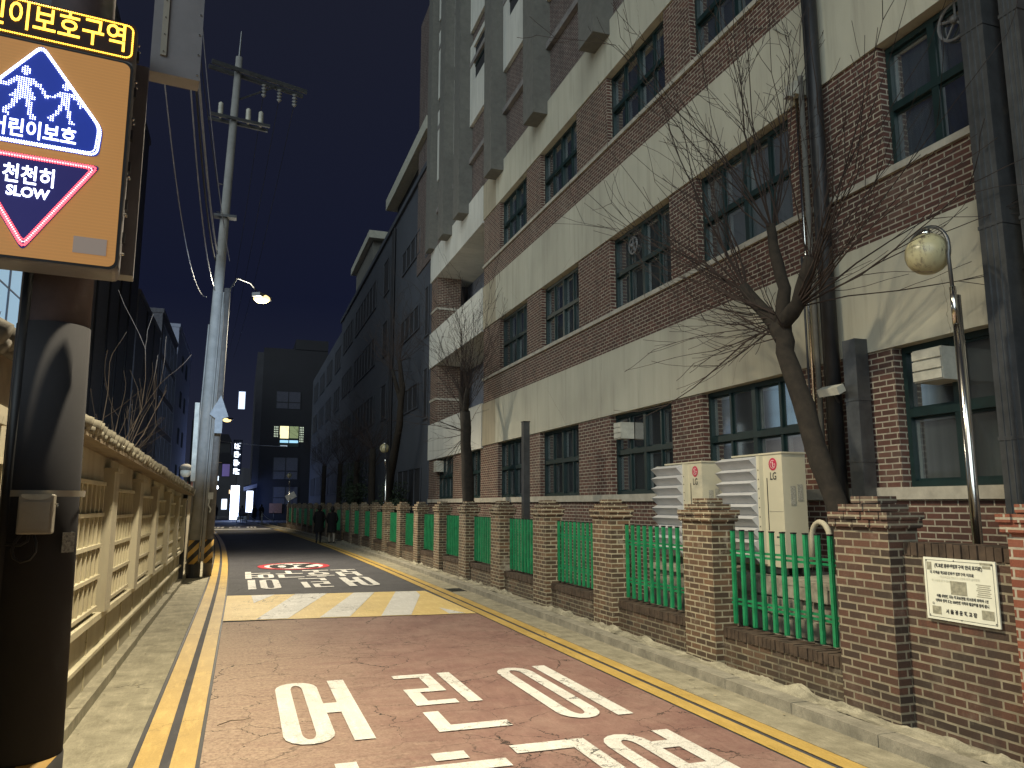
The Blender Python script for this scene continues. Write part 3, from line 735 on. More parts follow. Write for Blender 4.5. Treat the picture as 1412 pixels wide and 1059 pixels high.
# notice board
nb = thing('notice_board', 'white school-zone notice board with black Korean text screwed to the brick wall', 'sign', loc=(5.11, 4.56, 1.2))
nb.location = (0,0,0)
fr = Frame((5.115, 4.865, 0.955), (0,-1,0), (0,0,1)); W_, H_ = 0.625, 0.465
def fbox(mb, fr, x0, x1, y0, y1, d0, d1, m=0):
    mb.obox(fr.p((x0+x1)/2, (y0+y1)/2, (d0+d1)/2), fr.r, fr.u, fr.n, abs(x1-x0)/2, abs(y1-y0)/2, abs(d1-d0)/2, m)
mb = MB(); fbox(mb, fr, 0, W_, 0, H_, 0, 0.012); mb.build('plate', M_plate, nb)
mb = MB()
for a in ((.02,.605,.018,.021),(.02,.605,.444,.447),(.02,.023,.021,.444),(.602,.605,.021,.444)): fbox(mb, fr, *a, .0122, .0132)
mb.build('border_line', M_ink, nb)
for a in ((.03,.075,.37,.43),(.52,.585,.41,.43),(.235,.375,.20,.30),(.055,.135,.04,.10),(.485,.585,.05,.115),(.50,.60,.435,.452)):
    mb = MB(); fbox(mb, fr, *a, .0122, .0136); mb.build('tape_patch', M_tape, nb)
mb = MB()
for k in range(7): fbox(mb, fr, .455+.006*(k % 3), .575-.01*(k % 2), .205+k*.014, .211+k*.014, .0122, .0134)
mb.build('scrawl', M_tape, nb)
text('lettering', '(학교환경위생정화구역 안내 표지판)', .033, fr, .31, .405, .0135, M_ink, nb, sx=.84, off=.0016)
text('lettering', '이 지역은 학교환경위생 정화구역 이므로', .027, fr, .25, .352, .0135, M_ink, nb, sx=.86, off=.0011)
text('faded_lettering', '학교보건법 제6조의 규정에 의거 금지행위', .021, fr, .32, .322, .0135, M_inkf, nb, sx=.95)
text('faded_lettering', '및 시설을 할 수 없습니다', .021, fr, .17, .292, .0135, M_inkf, nb, sx=.95)
text('lettering', '이를 위반한 자는 학교보건법 제19조에 의하여 1년', .026, fr, .325, .178, .0138, M_ink, nb, sx=.83, off=.0011)
text('lettering', '이하의 징역 또는 500만원 이하의 벌금형을 받게 됩니', .026, fr, .32, .143, .0138, M_ink, nb, sx=.81, off=.0011)
text('lettering', '다', .022, fr, .068, .117, .0138, M_ink, nb, sx=.9, off=.0006)
text('lettering', '서 울 경 운 학 교 장', .036, fr, .31, .068, .0138, M_ink, nb, sx=.92, off=.0016)
mb = MB()
for x_, y_ in ((.03,.03),(.31,.018),(.595,.03),(.03,.44),(.595,.44),(.28,.45)): mb.sphere(fr.p(x_, y_, .013), .005, 8, 5)
mb.build('screw', M_black, nb)

# ---------------------------------------------------------------- air conditioners on the raised stone base
t = thing('stone_platform', 'rough pale rubble base carrying the two outdoor units behind the railing', 'platform')
mb = MB(); rnd = random.Random(4)
for yy0, yy1, zt in ((6.4, 9.3, 1.0), (9.35, 10.6, 0.95)):
    z = 0.2
    while z < zt-0.1:
        y = yy0
        while y < yy1:
            L = rnd.uniform(0.2, 0.42); mb.box(5.82+rnd.uniform(-.04,.04), 6.75, y, min(y+L-.02, yy1), z, z+0.19+rnd.uniform(-.02,0)); y += L
        z += 0.2
    mb.box(5.86, 6.75, yy0, yy1, 0.2, zt-0.06); mb.box(5.8, 6.76, yy0, yy1, zt-0.06, zt)
mb.build('stonework', M_stone, t)
def logo_mat(): return plain('logo_red', (0.42, 0.02, 0.06), 0.5, bmp=0)
def ac_unit(yc, z0, z1, label, w=0.97):
    t = thing('air_conditioner', label, 'air conditioner', 'outdoor units behind the fence')
    x0 = 5.97; ya, yb = yc, yc+w; r = 0.012
    mb = MB(); mb.box(x0, x0+0.33, ya, yb, z0+0.08, z1-0.02); mb.build('cabinet', M_acb, t)
    mb = MB(); mb.box(x0-0.012, x0+0.342, ya-0.012, yb+0.012, z1-0.02, z1); mb.build('lid', M_acb, t)
    mb = MB(); mb.box(x0+0.02, x0+0.06, ya+.05, yb-.05, z0, z0+0.08); mb.box(x0+0.25, x0+0.3, ya+.05, yb-.05, z0, z0+0.08); mb.build('foot', M_metal, t)
    # wind guard: louvre blades projecting over the fans
    ls, le = ya+0.40, yb+0.16
    mb = MB(); n = 9; h = (z1-z0-0.14)/n
    for k in range(n):
        zb = z0+0.1+k*h
        mb.quad((x0-0.165, ls, zb+h*0.74), (x0-0.165, le, zb+h*0.74), (x0-0.06, le, zb+h*1.02), (x0-0.06, ls, zb+h*1.02))
        mb.quad((x0-0.165, ls, zb+h*0.74), (x0-0.06, ls, zb), (x0-0.06, le, zb), (x0-0.165, le, zb+h*0.74))
        mb.quad((x0-0.165, ls, zb+h*.74), (x0-0.06, ls, zb+h*1.02), (x0-0.06, ls, zb)); mb.quad((x0-0.165, le, zb+h*.74), (x0-0.06, le, zb), (x0-0.06, le, zb+h*1.02))
    mb.build('louvre', M_louv, t)
    box1('guard_frame', M_acb, t, x0-0.06, x0, ls-0.05, ls+.012, z0+0.1, z1-0.03); box1('guard_frame', M_acb, t, x0-0.06, x0, le-.012, le, z0+0.1, z1-0.03)
    mb = MB()
    for k in range(10): mb.box(x0-0.064, x0-0.06, ls-0.035, ls-0.022, z0+0.2+k*(z1-z0-.3)/10, z0+0.215+k*(z1-z0-.3)/10)
    mb.box(x0-0.004, x0, ya+0.28, ya+0.292, z0+.5, z1-0.3); mb.box(x0-0.004, x0, ya+0.1, ya+0.15, z0+0.42, z0+0.435)
    mb.build('slot', M_black, t)
    fr = Frame((x0-0.003, ya+0.165, z1-0.14), (0,-1,0), (0,0,1))
    mb = MB()
    for k in range(20):
        a, b = 2*PI*k/20, 2*PI*(k+1)/20
        mb.quad(fr.p(0,0), fr.p(.075*math.cos(a), .075*math.sin(a)), fr.p(.075*math.cos(b), .075*math.sin(b)))
    lo = mb.build('logo', logo_mat(), t)
    mb = MB()
    fbox(mb, fr, -.006, .004, -.03, .03, .001, .002); fbox(mb, fr, .004, .022, -.03, -.022, .001, .002); fbox(mb, fr, -.03, -.02, .016, .026, .001, .002)
    for k in range(16):
        a, b = math.radians(60+k*18), math.radians(60+(k+1)*18)
        mb.quad(fr.p(.050*math.cos(a), .050*math.sin(a), .001), fr.p(.050*math.cos(b), .050*math.sin(b), .001), fr.p(.044*math.cos(b), .044*math.sin(b), .001), fr.p(.044*math.cos(a), .044*math.sin(a), .001))
    fbox(mb, fr, .02, .046, -.004, .004, .001, .002)
    mb.build('emblem', plain('emblem_pale', (.6,.55,.5), .5, bmp=0), lo)
    text('lettering', 'LG', .125, fr, 0, -.145, .001, M_ink, t, sx=.80, off=.002)
    fr2 = Frame((x0+0.10, ya-0.002, z1-0.62), (1,0,0), (0,0,1))
    mb = MB(); fbox(mb, fr2, 0, .07, 0, .22, 0, .003); fbox(mb, fr2, .1, .17, .05, .24, 0, .003); mb.build('data_label', plain('label_grey', (.34,.32,.26), .6, var=.5, sc=60, bmp=0), t)
    mb = MB()
    for z in (0.33, 0.72): mb.box(x0-0.0025, x0, ya+0.01, ya+0.27, z0+z, z0+z+0.006)
    mb.build('panel_seam', plain('seam', (.25,.23,.18), .7, bmp=0), t)
    return t
ac_unit(7.62, 1.02, 2.44, 'nearer white outdoor air conditioner unit with louvred wind guard beside the leaning tree')
ac_unit(9.32, 1.0, 2.42, 'farther white outdoor air conditioner unit with louvred wind guard, behind the second pillar')
t = thing('hose_loop', 'pale corrugated hose bent in a loop behind the nearest railing', 'hose')
pts = [(5.9, 6.75+0.23*math.cos(a), 1.42+0.27*math.sin(a)) for a in [PI*1.25-k*PI*1.5/14 for k in range(15)]]
pts = [(5.9,6.50,0.95)]+pts[:0]+[(5.9, 6.62-0.17*math.cos(PI*k/12), 1.38+0.26*math.sin(PI*k/12)) for k in range(13)]+[(5.9,6.80,1.0)]
pts = [(5.5,6.33,1.15)]+[(5.5, 6.48-0.13*math.cos(PI*k/12), 1.48+0.17*math.sin(PI*k/12)) for k in range(13)]+[(5.5,6.62,1.2)]
MB().tube(pts, 0.028, 8).build('tube', M_wallL, t, smooth=True)

# ---------------------------------------------------------------- globe lamps and posts
def globe_lamp(x, y, zt, label, lean=1):
    t = thing('globe_lamp', label, 'lamp post', 'globe lamps behind the fence')
    MB().tube([(x,y,0.2),(x,y,zt-0.45)], 0.042, 20).build('post', M_chrome, t, smooth=True)
    MB().tube([(x-0.05,y-0.02,zt-0.72),(x-0.05,y-0.02,zt-0.38)], 0.028, 10).build('side_tube', M_chrome, t, smooth=True)
    pts = []
    for k in range(15):
        a = math.radians(-20+k*13.5); pts.append((x-0.05, y+0.215-0.235*math.cos(a), zt+0.01+0.245*math.sin(a)))
    MB().tube([(x-0.05,y-0.02,zt-0.45)]+pts, 0.017, 8).build('hook_arm', M_metal, t, smooth=True)
    gc = (x-0.05, y+0.215, zt-0.0)
    mb = MB(); mb.sphere(gc, 0.195, 28, 18); g = mb.build('globe', M_globe, t, smooth=True)
    MB().tube([(gc[0],gc[1],gc[2]+0.18),(gc[0],gc[1],gc[2]+0.215),(gc[0],gc[1],gc[2]+0.26)], [0.07,0.05,0.02], 12).build('collar', M_chrome, t, smooth=True)
    return t
def mk_globe():
    m, n, b = newmat('globe_dirty'); g = geo(n); s = N(n, 'SeparateXYZ'); n.links.new(g, s.inputs[0])
    mp = N(n, 'Mapping', inp={'Scale': (8, 8, 3)}); n.links.new(g, mp.inputs[0])
    st = ramp(n, noise(n, 2.2, 9, 0.75, mp.outputs[0]), 0.5, 0.62)
    blob = ramp(n, noise(n, 2.1, 2, 0.5, g), 0.48, 0.6)
    c = mixc(n, mathn(n, 'MULTIPLY', st, blob), (0.40, 0.365, 0.215), (0.08, 0.06, 0.04))
    n.links.new(c, b.inputs['Base Color']); b.inputs['Roughness'].default_value = 0.35
    b.inputs['Subsurface Weight'].default_value = 0.0; return m
M_globe = mk_globe()
globe_lamp(6.0, 5.13, 4.14, 'dirty cream globe lamp on a chrome post behind the notice board wall')
globe_lamp(5.5, 31.8, 4.1, 'middle globe lamp, unlit, in front of the dark bare trees')
globe_lamp(5.5+bend(64), 64.8, 4.1, 'farthest globe lamp, small, above the end of the fence')
t = thing('steel_post', 'plain square grey steel post standing behind the fence, left of the ground-floor windows', 'post')
MB().box(5.72,5.86,15.85,16.0,0.2,3.6).build('tube', M_metal, t); MB().box(5.71,5.87,15.84,16.01,3.6,3.62).build('cap', M_black, t)

# ---------------------------------------------------------------- trees
def shoot(mb, p, d, L, r, rnd, depth=0, up=0.25, n=5, sides=4):
    pts = [Vector(p)]; d = Vector(d).normalized()
    for k in range(n):
        d = (d+Vector((rnd.gauss(0,.10), rnd.gauss(0,.10), rnd.gauss(0,.08)+up*0.18))).normalized()
        pts.append(pts[-1]+d*L/n)
    mb.tube(pts, [max(0.0032, r*(1-0.75*k/n)) for k in range(n+1)], sides, cap=False)
    if depth > 0:
        for k in range(1, n+1):
            for _ in range(rnd.choice((0, 1, 1, 1, 2))):
                dd = (pts[k]-pts[k-1]).normalized(); s = Vector((rnd.gauss(0,1), rnd.gauss(0,1), rnd.gauss(0,.7))); s = (s-dd*s.dot(dd)).normalized()
                shoot(mb, pts[k], dd+s*rnd.uniform(.35,.8), L*rnd.uniform(.22,.45), r*0.45, rnd, depth-1, up, 4, 3)
def trunk(mb, pts, rad, rnd, sides=10):
    P = []; Rr = []
    for k in range(len(pts)-1):
        a, b = Vector(pts[k]), Vector(pts[k+1])
        for j in range(3):
            f = j/3; P.append(a.lerp(b, f)+Vector((rnd.gauss(0,.008), rnd.gauss(0,.008), 0))); Rr.append((rad[k]*(1-f)+rad[k+1]*f)*rnd.uniform(.94,1.07))
    P.append(Vector(pts[-1])); Rr.append(rad[-1]); mb.tube(P, Rr, sides)
def tree(label, trunks, heads, seed, mat=None, tmat=None, cat='tree', group=None):
    rnd = random.Random(seed); t = thing('bare_tree', label, cat, group)
    mb = MB()
    for pts, rad in trunks: trunk(mb, pts, rad, rnd)
    mb.build('trunk', mat or M_bark, t, smooth=True)
    mb = MB()
    for (p, d, n, L, spread, dep) in heads:
        for k in range(n):
            s = Vector((rnd.gauss(0,1)*0.8, rnd.gauss(0,1), rnd.gauss(0,.75))); 
            dd = Vector(d).normalized()+s.normalized()*spread
            shoot(mb, Vector(p)+s*0.03, dd, L*rnd.uniform(.55,1.15), rnd.uniform(.007,.013), rnd, dep)
    mb.build('crown', tmat or M_twig, t)
    return t
tree('leaning pollarded tree with cut limb stubs beside the nearer air conditioner',
     [([(5.8,6.35,0.2),(5.8,6.45,1.2),(5.8,6.52,1.68),(5.8,6.75,2.25),(5.8,7.0,2.9),(5.8,7.22,3.55),(5.8,7.3,3.9)],[.15,.13,.12,.115,.115,.105,.13]),
      ([(5.8,7.3,3.85),(5.78,6.95,4.05),(5.76,6.66,4.5)],[.10,.085,.08]),
      ([(5.8,7.28,3.85),(5.82,7.22,4.3),(5.8,7.32,4.75),(5.8,7.38,5.12)],[.09,.07,.065,.055]),
      ([(5.8,7.32,3.85),(5.77,7.58,4.12),(5.76,7.9,4.5)],[.10,.08,.065])],
     [((5.8,7.36,5.1),(-.1,.15,1),13,2.9,.42,2),((5.76,7.9,4.48),(-.15,1.1,1.1),18,3.1,.36,1),((5.76,6.68,4.45),(0,-.5,1),8,2.6,.38,1),
      ((5.8,6.95,4.05),(-.1,-1,.3),15,2.4,.38,1),((5.8,7.3,3.95),(-.2,1,.1),15,2.0,.5,1),((5.8,7.25,3.75),(-.3,.2,.1),7,1.0,.8,1),((5.8,7.5,4.1),(-.2,1,.6),8,2.2,.35,1)], 11)
tree('straight bare tree with a bushy head, before the balconies of the brick school',
     [([(5.8,20.3,0.2),(5.8,20.45,1.5),(5.8,20.7,3.0),(5.8,20.95,4.4)],[.19,.17,.16,.15]),
      ([(5.8,20.95,4.3),(5.75,20.5,5.0)],[.1,.06]),([(5.8,20.95,4.3),(5.8,21.5,5.1)],[.1,.06])],
     [((5.8,20.9,4.5),(-.1,.1,.9),18,2.6,.8,2),((5.75,20.5,5.0),(0,-.4,1),11,2.6,.5,2),((5.8,21.5,5.1),(0,.5,1),12,2.9,.5,2),((5.8,20.8,3.8),(-.2,.6,-.1),18,2.2,.95,1)], 12)
tree('dark bare tree with a sharply bent trunk before the blue-grey wing',
     [([(5.9,33.5,0.2),(5.8,33.2,2.0),(5.8,32.0,3.6),(5.8,30.7,5.0),(5.8,30.3,6.4),(5.8,31.0,7.6)],[.2,.18,.17,.14,.12,.08]),([(5.8,30.6,5.9),(5.7,32.0,7.4)],[.1,.06])],
     [((5.8,31.0,7.6),(0,.6,1),18,2.6,.8,2),((5.7,32.0,7.4),(0,1,.7),14,2.6,.7,2),((5.8,30.5,6.2),(0,-.6,.6),9,2.2,.7,1)], 13)
for i, (y, h, lb) in enumerate(((36.5,4.4,'small dark bare tree left of the bent-trunk tree'),(41,4.0,'fan-headed dark bare tree beyond the middle globe lamp'),(47,4.2,'farther bare tree, third beyond the middle globe lamp'),(54,4.4,'farthest bare tree before the blue-grey wing'))):
    x = 5.9+bend(y)*0.6
    tree(lb, [([(x,y,0.2),(x,y+.1,h*.6),(x,y,h)],[.19,.16,.15])], [((x,y,h),(0,0,.8),24,2.5,.9,2),((x,y,h*.8),(0,0,.1),12,1.7,.9,1)], 20+i, group='dark bare trees along the wing')
# evergreen shrub mass behind the fence
rnd = random.Random(3)
for (yc, xc, zc, ry, rz, lb) in ((42,5.6,2.2,2.2,1.9,'dark evergreen bush with an uneven top behind the far railings'),(33.5,6.1,1.6,1.6,1.2,'low dark evergreen shrub under the bent-trunk tree')):
    t = thing('evergreen_bush', lb, 'bush')
    mb = MB()
    for i in range(5200):
        v = Vector((rnd.gauss(0,1), rnd.gauss(0,1), rnd.gauss(0,1))).normalized()*rnd.uniform(.35,1)**.6
        lump = 0.8+0.3*math.sin(v.y*7+v.z*5)+0.2*math.sin(v.z*11)
        c = Vector((xc+v.x*0.75*lump, yc+v.y*ry*lump, zc+v.z*rz*lump)); a = Vector((rnd.gauss(0,1),rnd.gauss(0,1),rnd.gauss(0,1))).normalized(); b = a.orthogonal().normalized()
        s = rnd.uniform(.03,.07); mb.quad(c-a*s, c-b*s*.5, c+a*s, c+b*s*.5)
    mb.build('foliage', plain('evergreen_leaf', (0.03,0.045,0.022), .7), t)
    MB().tube([(xc,yc,.2),(xc,yc,zc)],[.12,.06],8).build('stem', M_bark, t)

# ---------------------------------------------------------------- left wall with tiled coping
lw = thing('tiled_wall', 'cream rendered boundary wall with lattice panels, pilasters and a small tiled roof on the left', 'wall')
XL = -1.33; YA, YB = -2.0, 20.2
def drop(y): return -0.0215*(y-8.0) if y > 0 else 0.17
mb = MB()
n = 12
for i in range(n):
    a = YA+(YB-YA)*i/n; b = YA+(YB-YA)*(i+1)/n; k = len(mb.v)
    mb.v += [(XL-0.25,a,0),(XL,a,0),(XL,b,0),(XL-0.25,b,0),(XL-0.25,a,2.33+drop(a)),(XL,a,2.33+drop(a)),(XL,b,2.33+drop(b)),(XL-0.25,b,2.33+drop(b))]
    for f in ((4,5,6,7),(0,1,5,4),(1,2,6,5),(2,3,7,6),(3,0,4,7)): mb.f.append(tuple(k+q for q in f)); mb.m.append(0); mb.uv.append(None)
mb.build('wall', M_wallL, lw)
PIL = [0.2, 2.4, 4.6, 6.75, 8.95, 11.15, 13.35, 15.55, 17.75, 19.8]
for i, y in enumerate(PIL):
    MB().box(XL, XL+0.10, y-0.17, y+0.17, 0.78, 2.17+drop(y)).build('pilaster', M_wallL, lw)
    MB().box(XL, XL+0.13, y-0.2, y+0.2, 2.17+drop(y), 2.21+drop(y)).build('pilaster_cap', M_wallL, lw)
mb = MB(); mb.box(XL, XL+0.075, YA, YB, 0.72, 0.78); mb.box(XL, XL+0.05, YA, YB, 0.385, 0.42); 
y = YA+.6
while y < YB: mb.box(XL, XL+0.012, y-.012, y+.012, 0.42, 0.72); mb.box(XL, XL+0.012, y-.012, y+.012, 0.1, 0.385); y += 1.1
mb.build('rail', M_wallLs, lw)
for i in range(len(PIL)-1):
    a, b = PIL[i]+0.17, PIL[i+1]-0.17; a2, b2 = a+0.14, b-0.14; zt = 2.02+drop((a+b)/2); z0 = 0.84; n = 4
    MB().box(XL+0.002, XL+0.012, a2, b2, z0, zt).build('lattice_back', M_lathole, lw)
    mb = MB(); h = (zt-z0)/n
    for k in range(n+1): mb.box(XL+0.012, XL+0.05, a2-.02, b2+.02, z0+k*h-0.018, z0+k*h+0.018)
    nb_ = 7; 
    for k in range(n):
        for j in range(nb_+1):
            yy = a2+(b2-a2)*j/nb_; mb.box(XL+0.012, XL+0.036, yy-.015, yy+.015, z0+k*h+0.018, z0+(k+1)*h-0.018)
    mb.build('lattice', M_wallLs, lw)
# eave board and tiles
mb = MB(); i = 12
for q in range(i):
    a = 6.3+(YB-6.3)*q/i; b = 6.3+(YB-6.3)*(q+1)/i; k = len(mb.v); A, B = drop(a), drop(b)
    mb.v += [(XL-0.1,a,2.33+A),(XL+0.24,a,2.29+A),(XL+0.24,b,2.29+B),(XL-0.1,b,2.33+B),(XL-0.1,a,2.42+A),(XL+0.24,a,2.33+A),(XL+0.24,b,2.33+B),(XL-0.1,b,2.42+B)]
    for f in ((0,3,2,1),(4,5,6,7),(0,1,5,4),(1,2,6,5),(2,3,7,6),(3,0,4,7)): mb.f.append(tuple(k+w__ for w__ in f)); mb.m.append(0); mb.uv.append(None)
mb.build('eave_board', M_wood, lw)
mb = MB(); rnd = random.Random(8); y = 6.35
while y < YB:
    dz = drop(y)+rnd.uniform(-.008,.008); j = rnd.uniform(-.012,.012)
    mb.tube([(XL-0.12,y+j,2.50+dz),(XL+0.27+rnd.uniform(-.015,.01),y,2.375+dz)], [.042,.054], 8)
    mb.tube([(XL-0.12,y+.085,2.455+dz),(XL+0.262+rnd.uniform(-.01,.01),y+.085,2.335+dz)], [.036,.03], 7)
    y += 0.21
mb.build('roof_tile', M_tile, lw, smooth=True)
mb = MB(); 
for (xo, z, r) in ((-0.12,2.545,.026),(-0.13,2.60,.024),(-0.14,2.66,.034)):
    y = 6.3
    while y < YB: 
        mb.tube([(XL+xo,y,z+drop(y)),(XL+xo,y+.34,z+drop(y+.34))], r*rnd.uniform(.94,1.06), 8); y += 0.345
mb.build('ridge', M_tile, lw, smooth=True)
mb = MB(); y = 6.32
while y < YB:
    mb_prism(mb, XL-0.24, XL-0.13, y, y+1.0, 2.40+drop(y+.5), 2.655+drop(y+.5)); y += 1.0
mb.build('ridge_shade_board', M_tiled, lw)  # added dark board, stands for the shade between the ridge rows
# gate roof at left edge
gr = thing('gate_roof', 'dark tiled gate roof rising behind the near pole at the left edge', 'roof')
mb = MB(); y = 4.7
while y < 6.3:
    mb.tube([(XL-0.5,y,3.05),(XL+0.1,y,2.72)], [.06,.065], 8); mb.tube([(XL-0.5,y+.1,3.0),(XL+0.08,y+.1,2.67)], .045, 7); y += 0.2
mb.build('roof_tile', M_tiled, gr, smooth=True)
mb = MB()
for z, r in ((3.05,.07),(3.13,.06),(3.2,.07)): mb.tube([(XL-0.5,4.6,z),(XL-0.5,6.35,z)], r, 8)
mb.build('ridge', M_tiled, gr, smooth=True)
MB().box(XL-0.45, XL-0.02, 4.6, 6.25, 2.4, 2.68).build('beam', M_wood, gr)
# dark drain post and the wall farther on
t = thing('downpipe', 'dark square downpipe at the end of the lattice wall', 'pipe'); MB().box(-1.36,-1.24,20.25,20.42,0,2.1).build('tube', M_black, t)
t = thing('rendered_wall', 'pale plain wall beyond the dark downpipe, partly hidden by the utility pole', 'wall')
mb = MB(); stripbox(mb, -1.6, -1.34, 20.45, 60, 0, 2.05); mb.build('wall', M_wallL, t)
mb = MB(); stripbox(mb, -1.7, -1.2, 20.45, 60, 2.05, 2.2); mb.build('coping', M_tile, t)
t = thing('gate_lantern', 'round white lantern with a dark cap on top of the left wall', 'lamp')
MB().sphere((-1.55,23.9,2.72),.15,14,10).build('globe', M_boxw, t, smooth=True); MB().sphere((-1.55,23.9,2.84),.17,14,8,(1,1,.7)).build('cap', M_tiled, t, smooth=True); MB().tube([(-1.55,23.9,2.2),(-1.55,23.9,2.6)],.05,8).build('stem', M_black, t)

# ---------------------------------------------------------------- near pole with its sign
NP = (-0.93, 4.42)
pl = thing('sign_pole', 'thick dark wrapped concrete pole carrying the illuminated sign at the left edge', 'pole')
MB().tube([(NP[0],NP[1],0.66),(NP[0]-.02,NP[1],2.72)], [.176,.165], 40).build('wrap', M_poled, pl, smooth=True)
MB().tube([(NP[0]-.02,NP[1],2.72),(NP[0]-.02,NP[1],8.0)], [.161,.13], 32).build('shaft', plain('pole_upper', (0.06,0.045,0.048), .8), pl, smooth=True)
MB().tube([(NP[0],NP[1],0.0),(NP[0],NP[1],0.66)], [.182,.18], 32).build('warning_band', M_stripe, pl, smooth=True)
MB().tube([(NP[0]+.06,NP[1]+.05,7.6),(-.3,5.0,8.1),(.35,5.75,8.05)], [.035,.03,.025], 8).build('lamp_arm', M_metal, pl, smooth=True)
MB().obox((.55,5.95,8.0),(.62,.78,0),(-.78,.62,0),(0,0,1),.3,.11,.05).build('lamp_head', M_casing, pl)
mb = MB(); mb.tube([(NP[0]-.13,NP[1]-.12,0.1),(NP[0]-.12,NP[1]-.12,3.2)], .028, 10); mb.build('cable', M_black, pl, smooth=True)
# strap band
mb = MB(); mb.tube([(NP[0],NP[1],1.865),(NP[0],NP[1],1.895)], .181, 40, cap=False); mb.build('strap', M_jbox, pl, smooth=True)
# junction box
fr = Frame((-0.985,4.235,1.69), (1,0.05,0), (0,0,1))
jb = thing('junction_box', 'small grey-beige electrical box strapped to the dark pole', 'box')
mb = MB(); fbox(mb, fr, 0, .145, 0, .185, -0.03, 0.045); bx = mb.build('housing', M_jbox, jb)
bv = bx.modifiers.new('b', 'BEVEL'); bv.width = 0.008; bv.segments = 2
mb = MB(); fbox(mb, fr, .012, .133, .018, .15, .045, .052); mb.build('cover', M_jbox, jb)
mb = MB()
for k in range(8):
    a, b = PI*k/8, PI*(k+1)/8
    mb.quad(fr.p(.0725+.062*math.cos(a),.18-.022*math.sin(a),.047), fr.p(.0725+.062*math.cos(a),.186,.047), fr.p(.0725+.062*math.cos(b),.186,.047), fr.p(.0725+.062*math.cos(b),.18-.022*math.sin(b),.047))
mb.build('hood', M_boxw, jb)
MB().tube([fr.p(.148,.14,.02), fr.p(.16,.14,.03), fr.p(.16,.125,.03)], .004, 6).build('latch', M_chrome, jb)
pts = [fr.p(.05,0,.0)]+[fr.p(.055-.055*math.cos(a)-.0, -.085+.0-.065*math.sin(a), .03) for a in [k*PI/8 for k in range(-1, 10)]]
pts = [fr.p(.02,.0,.02), fr.p(.0,-.03,.02), fr.p(-.01,-.07,.03), fr.p(.0,-.105,.03), fr.p(.03,-.125,.03), fr.p(.065,-.115,.03), fr.p(.085,-.08,.03), fr.p(.085,-.04,.03), fr.p(.07,0,.02)]
MB().tube(pts, .007, 7).build('cable', M_black, jb, smooth=True)
MB().tube([fr.p(.05,.0,.02), fr.p(.05,-.03,.03), fr.p(.02,-.05,.03), fr.p(-.04,-.045,.01)], .007, 7).build('cable', M_black, jb, smooth=True)
st_ = thing('sticker', 'small curled paper tag on the right side of the dark pole', 'sticker')
fr = Frame((-0.783,4.30,1.60), (.75,.66,0), (0,0,1)); mb = MB(); fbox(mb, fr, -.03,.03,0,.095,0,.003); mb.build('paper', plain('paper_tag', (.22,.22,.2), .8, var=.7, sc=70), st_)
# --- illuminated sign
th = math.radians(83); RV = Vector((math.sin(th), math.cos(th), 0))
SW = 0.80; OR = Vector((-0.615,4.02,2.93))-RV*SW
fr = Frame(OR, RV, (0,0,1))
sg = thing('led_road_sign', 'illuminated children protection sign with amber bar, blue pentagon and red-edged SLOW triangle', 'sign')
SH = 1.29
M_board = None
m, n, b = newmat('lit_amber_board'); g = geo(n)
sx_ = N(n, 'SeparateXYZ'); n.links.new(g, sx_.inputs[0])
line = mathn(n, 'FRACT', mathn(n, 'MULTIPLY', sx_.outputs['Z'], 62.0))
cc = mixc(n, ramp(n, line, 0.1, 0.5, 0, .25), (0.50, 0.235, 0.07), (0.38, 0.18, 0.065))
n.links.new(cc, b.inputs['Base Color']); n.links.new(cc, b.inputs['Emission Color']); b.inputs['Emission Strength'].default_value = 0.42; b.inputs['Roughness'].default_value = 0.4
M_board = m; M_board.cycles.emission_sampling = 'NONE'
mb = MB(); fbox(mb, fr, 0.0, SW, -.0, SH, -0.22, 0.0); cs = mb.build('casing', M_casing, sg); bv = cs.modifiers.new('b', 'BEVEL'); bv.width = .03; bv.segments = 3
def rrect(x0, x1, y0, y1, r, n=5):
    L = []
    for cx, cy, a0 in ((x1-r,y1-r,0),(x0+r,y1-r,90),(x0+r,y0+r,180),(x1-r,y0+r,270)):
        for k in range(n+1):
            a = math.radians(a0+90*k/n); L.append((cx+r*math.cos(a), cy+r*math.sin(a)))
    return L
def face(name, L, d, mat, par):
    m = MB(); m.quad(*[fr.p(x, y, d) for x, y in L]); return m.build(name, mat, par)
face('board', rrect(.02,SW-.02,.02,1.07,.035), .004, M_board, sg)
face('board_edge', rrect(.008,SW-.008,.008,1.08,.04), .002, M_black, sg)
face('text_bar', rrect(.008,SW-.008,1.085,SH-.005,.02), .003, plain('bar_brown', (.03,.012,.006), .5), sg)
def dots(name, pts, r, mat, par, d=.008):
    m = MB()
    for x, y in pts:
        i = len(m.v)
        for q in ((r,0,0),(0,r,0),(-r,0,0),(0,-r,0),(0,0,r*.8)): m.v.append(fr.p(x+q[0], y+q[1], d+q[2]))
        for f in ((0,1,4),(1,2,4),(2,3,4),(3,0,4)): m.f.append(tuple(i+k for k in f)); m.m.append(0); m.uv.append(None)
    return m.build(name, mat, par)
def along(L, sp, closed=True):
    out = []; L = L+[L[0]] if closed else L; car = 0
    for (a, b), (c, d) in zip(L[:-1], L[1:]):
        s = math.hypot(c-a, d-b); t = car
        while t < s: out.append((a+(c-a)*t/s, b+(d-b)*t/s)); t += sp
        car = t-s
    return out
E_amb = emit('led_amber', (1.0, .52, .05), 4.0); E_wht = emit('led_white', (.80, .86, 1.0), 5.0); E_red = emit('led_red', (1.0, .08, .10), 3.5); E_redh = emit('led_red_core', (1.0, .45, .45), 4.0)
tb = rrect(.02,SW-.02,1.10,SH-.018,.03)
dots('amber_lamps', along(tb, .0095), .0055, E_amb, sg)
cxs = 0.40
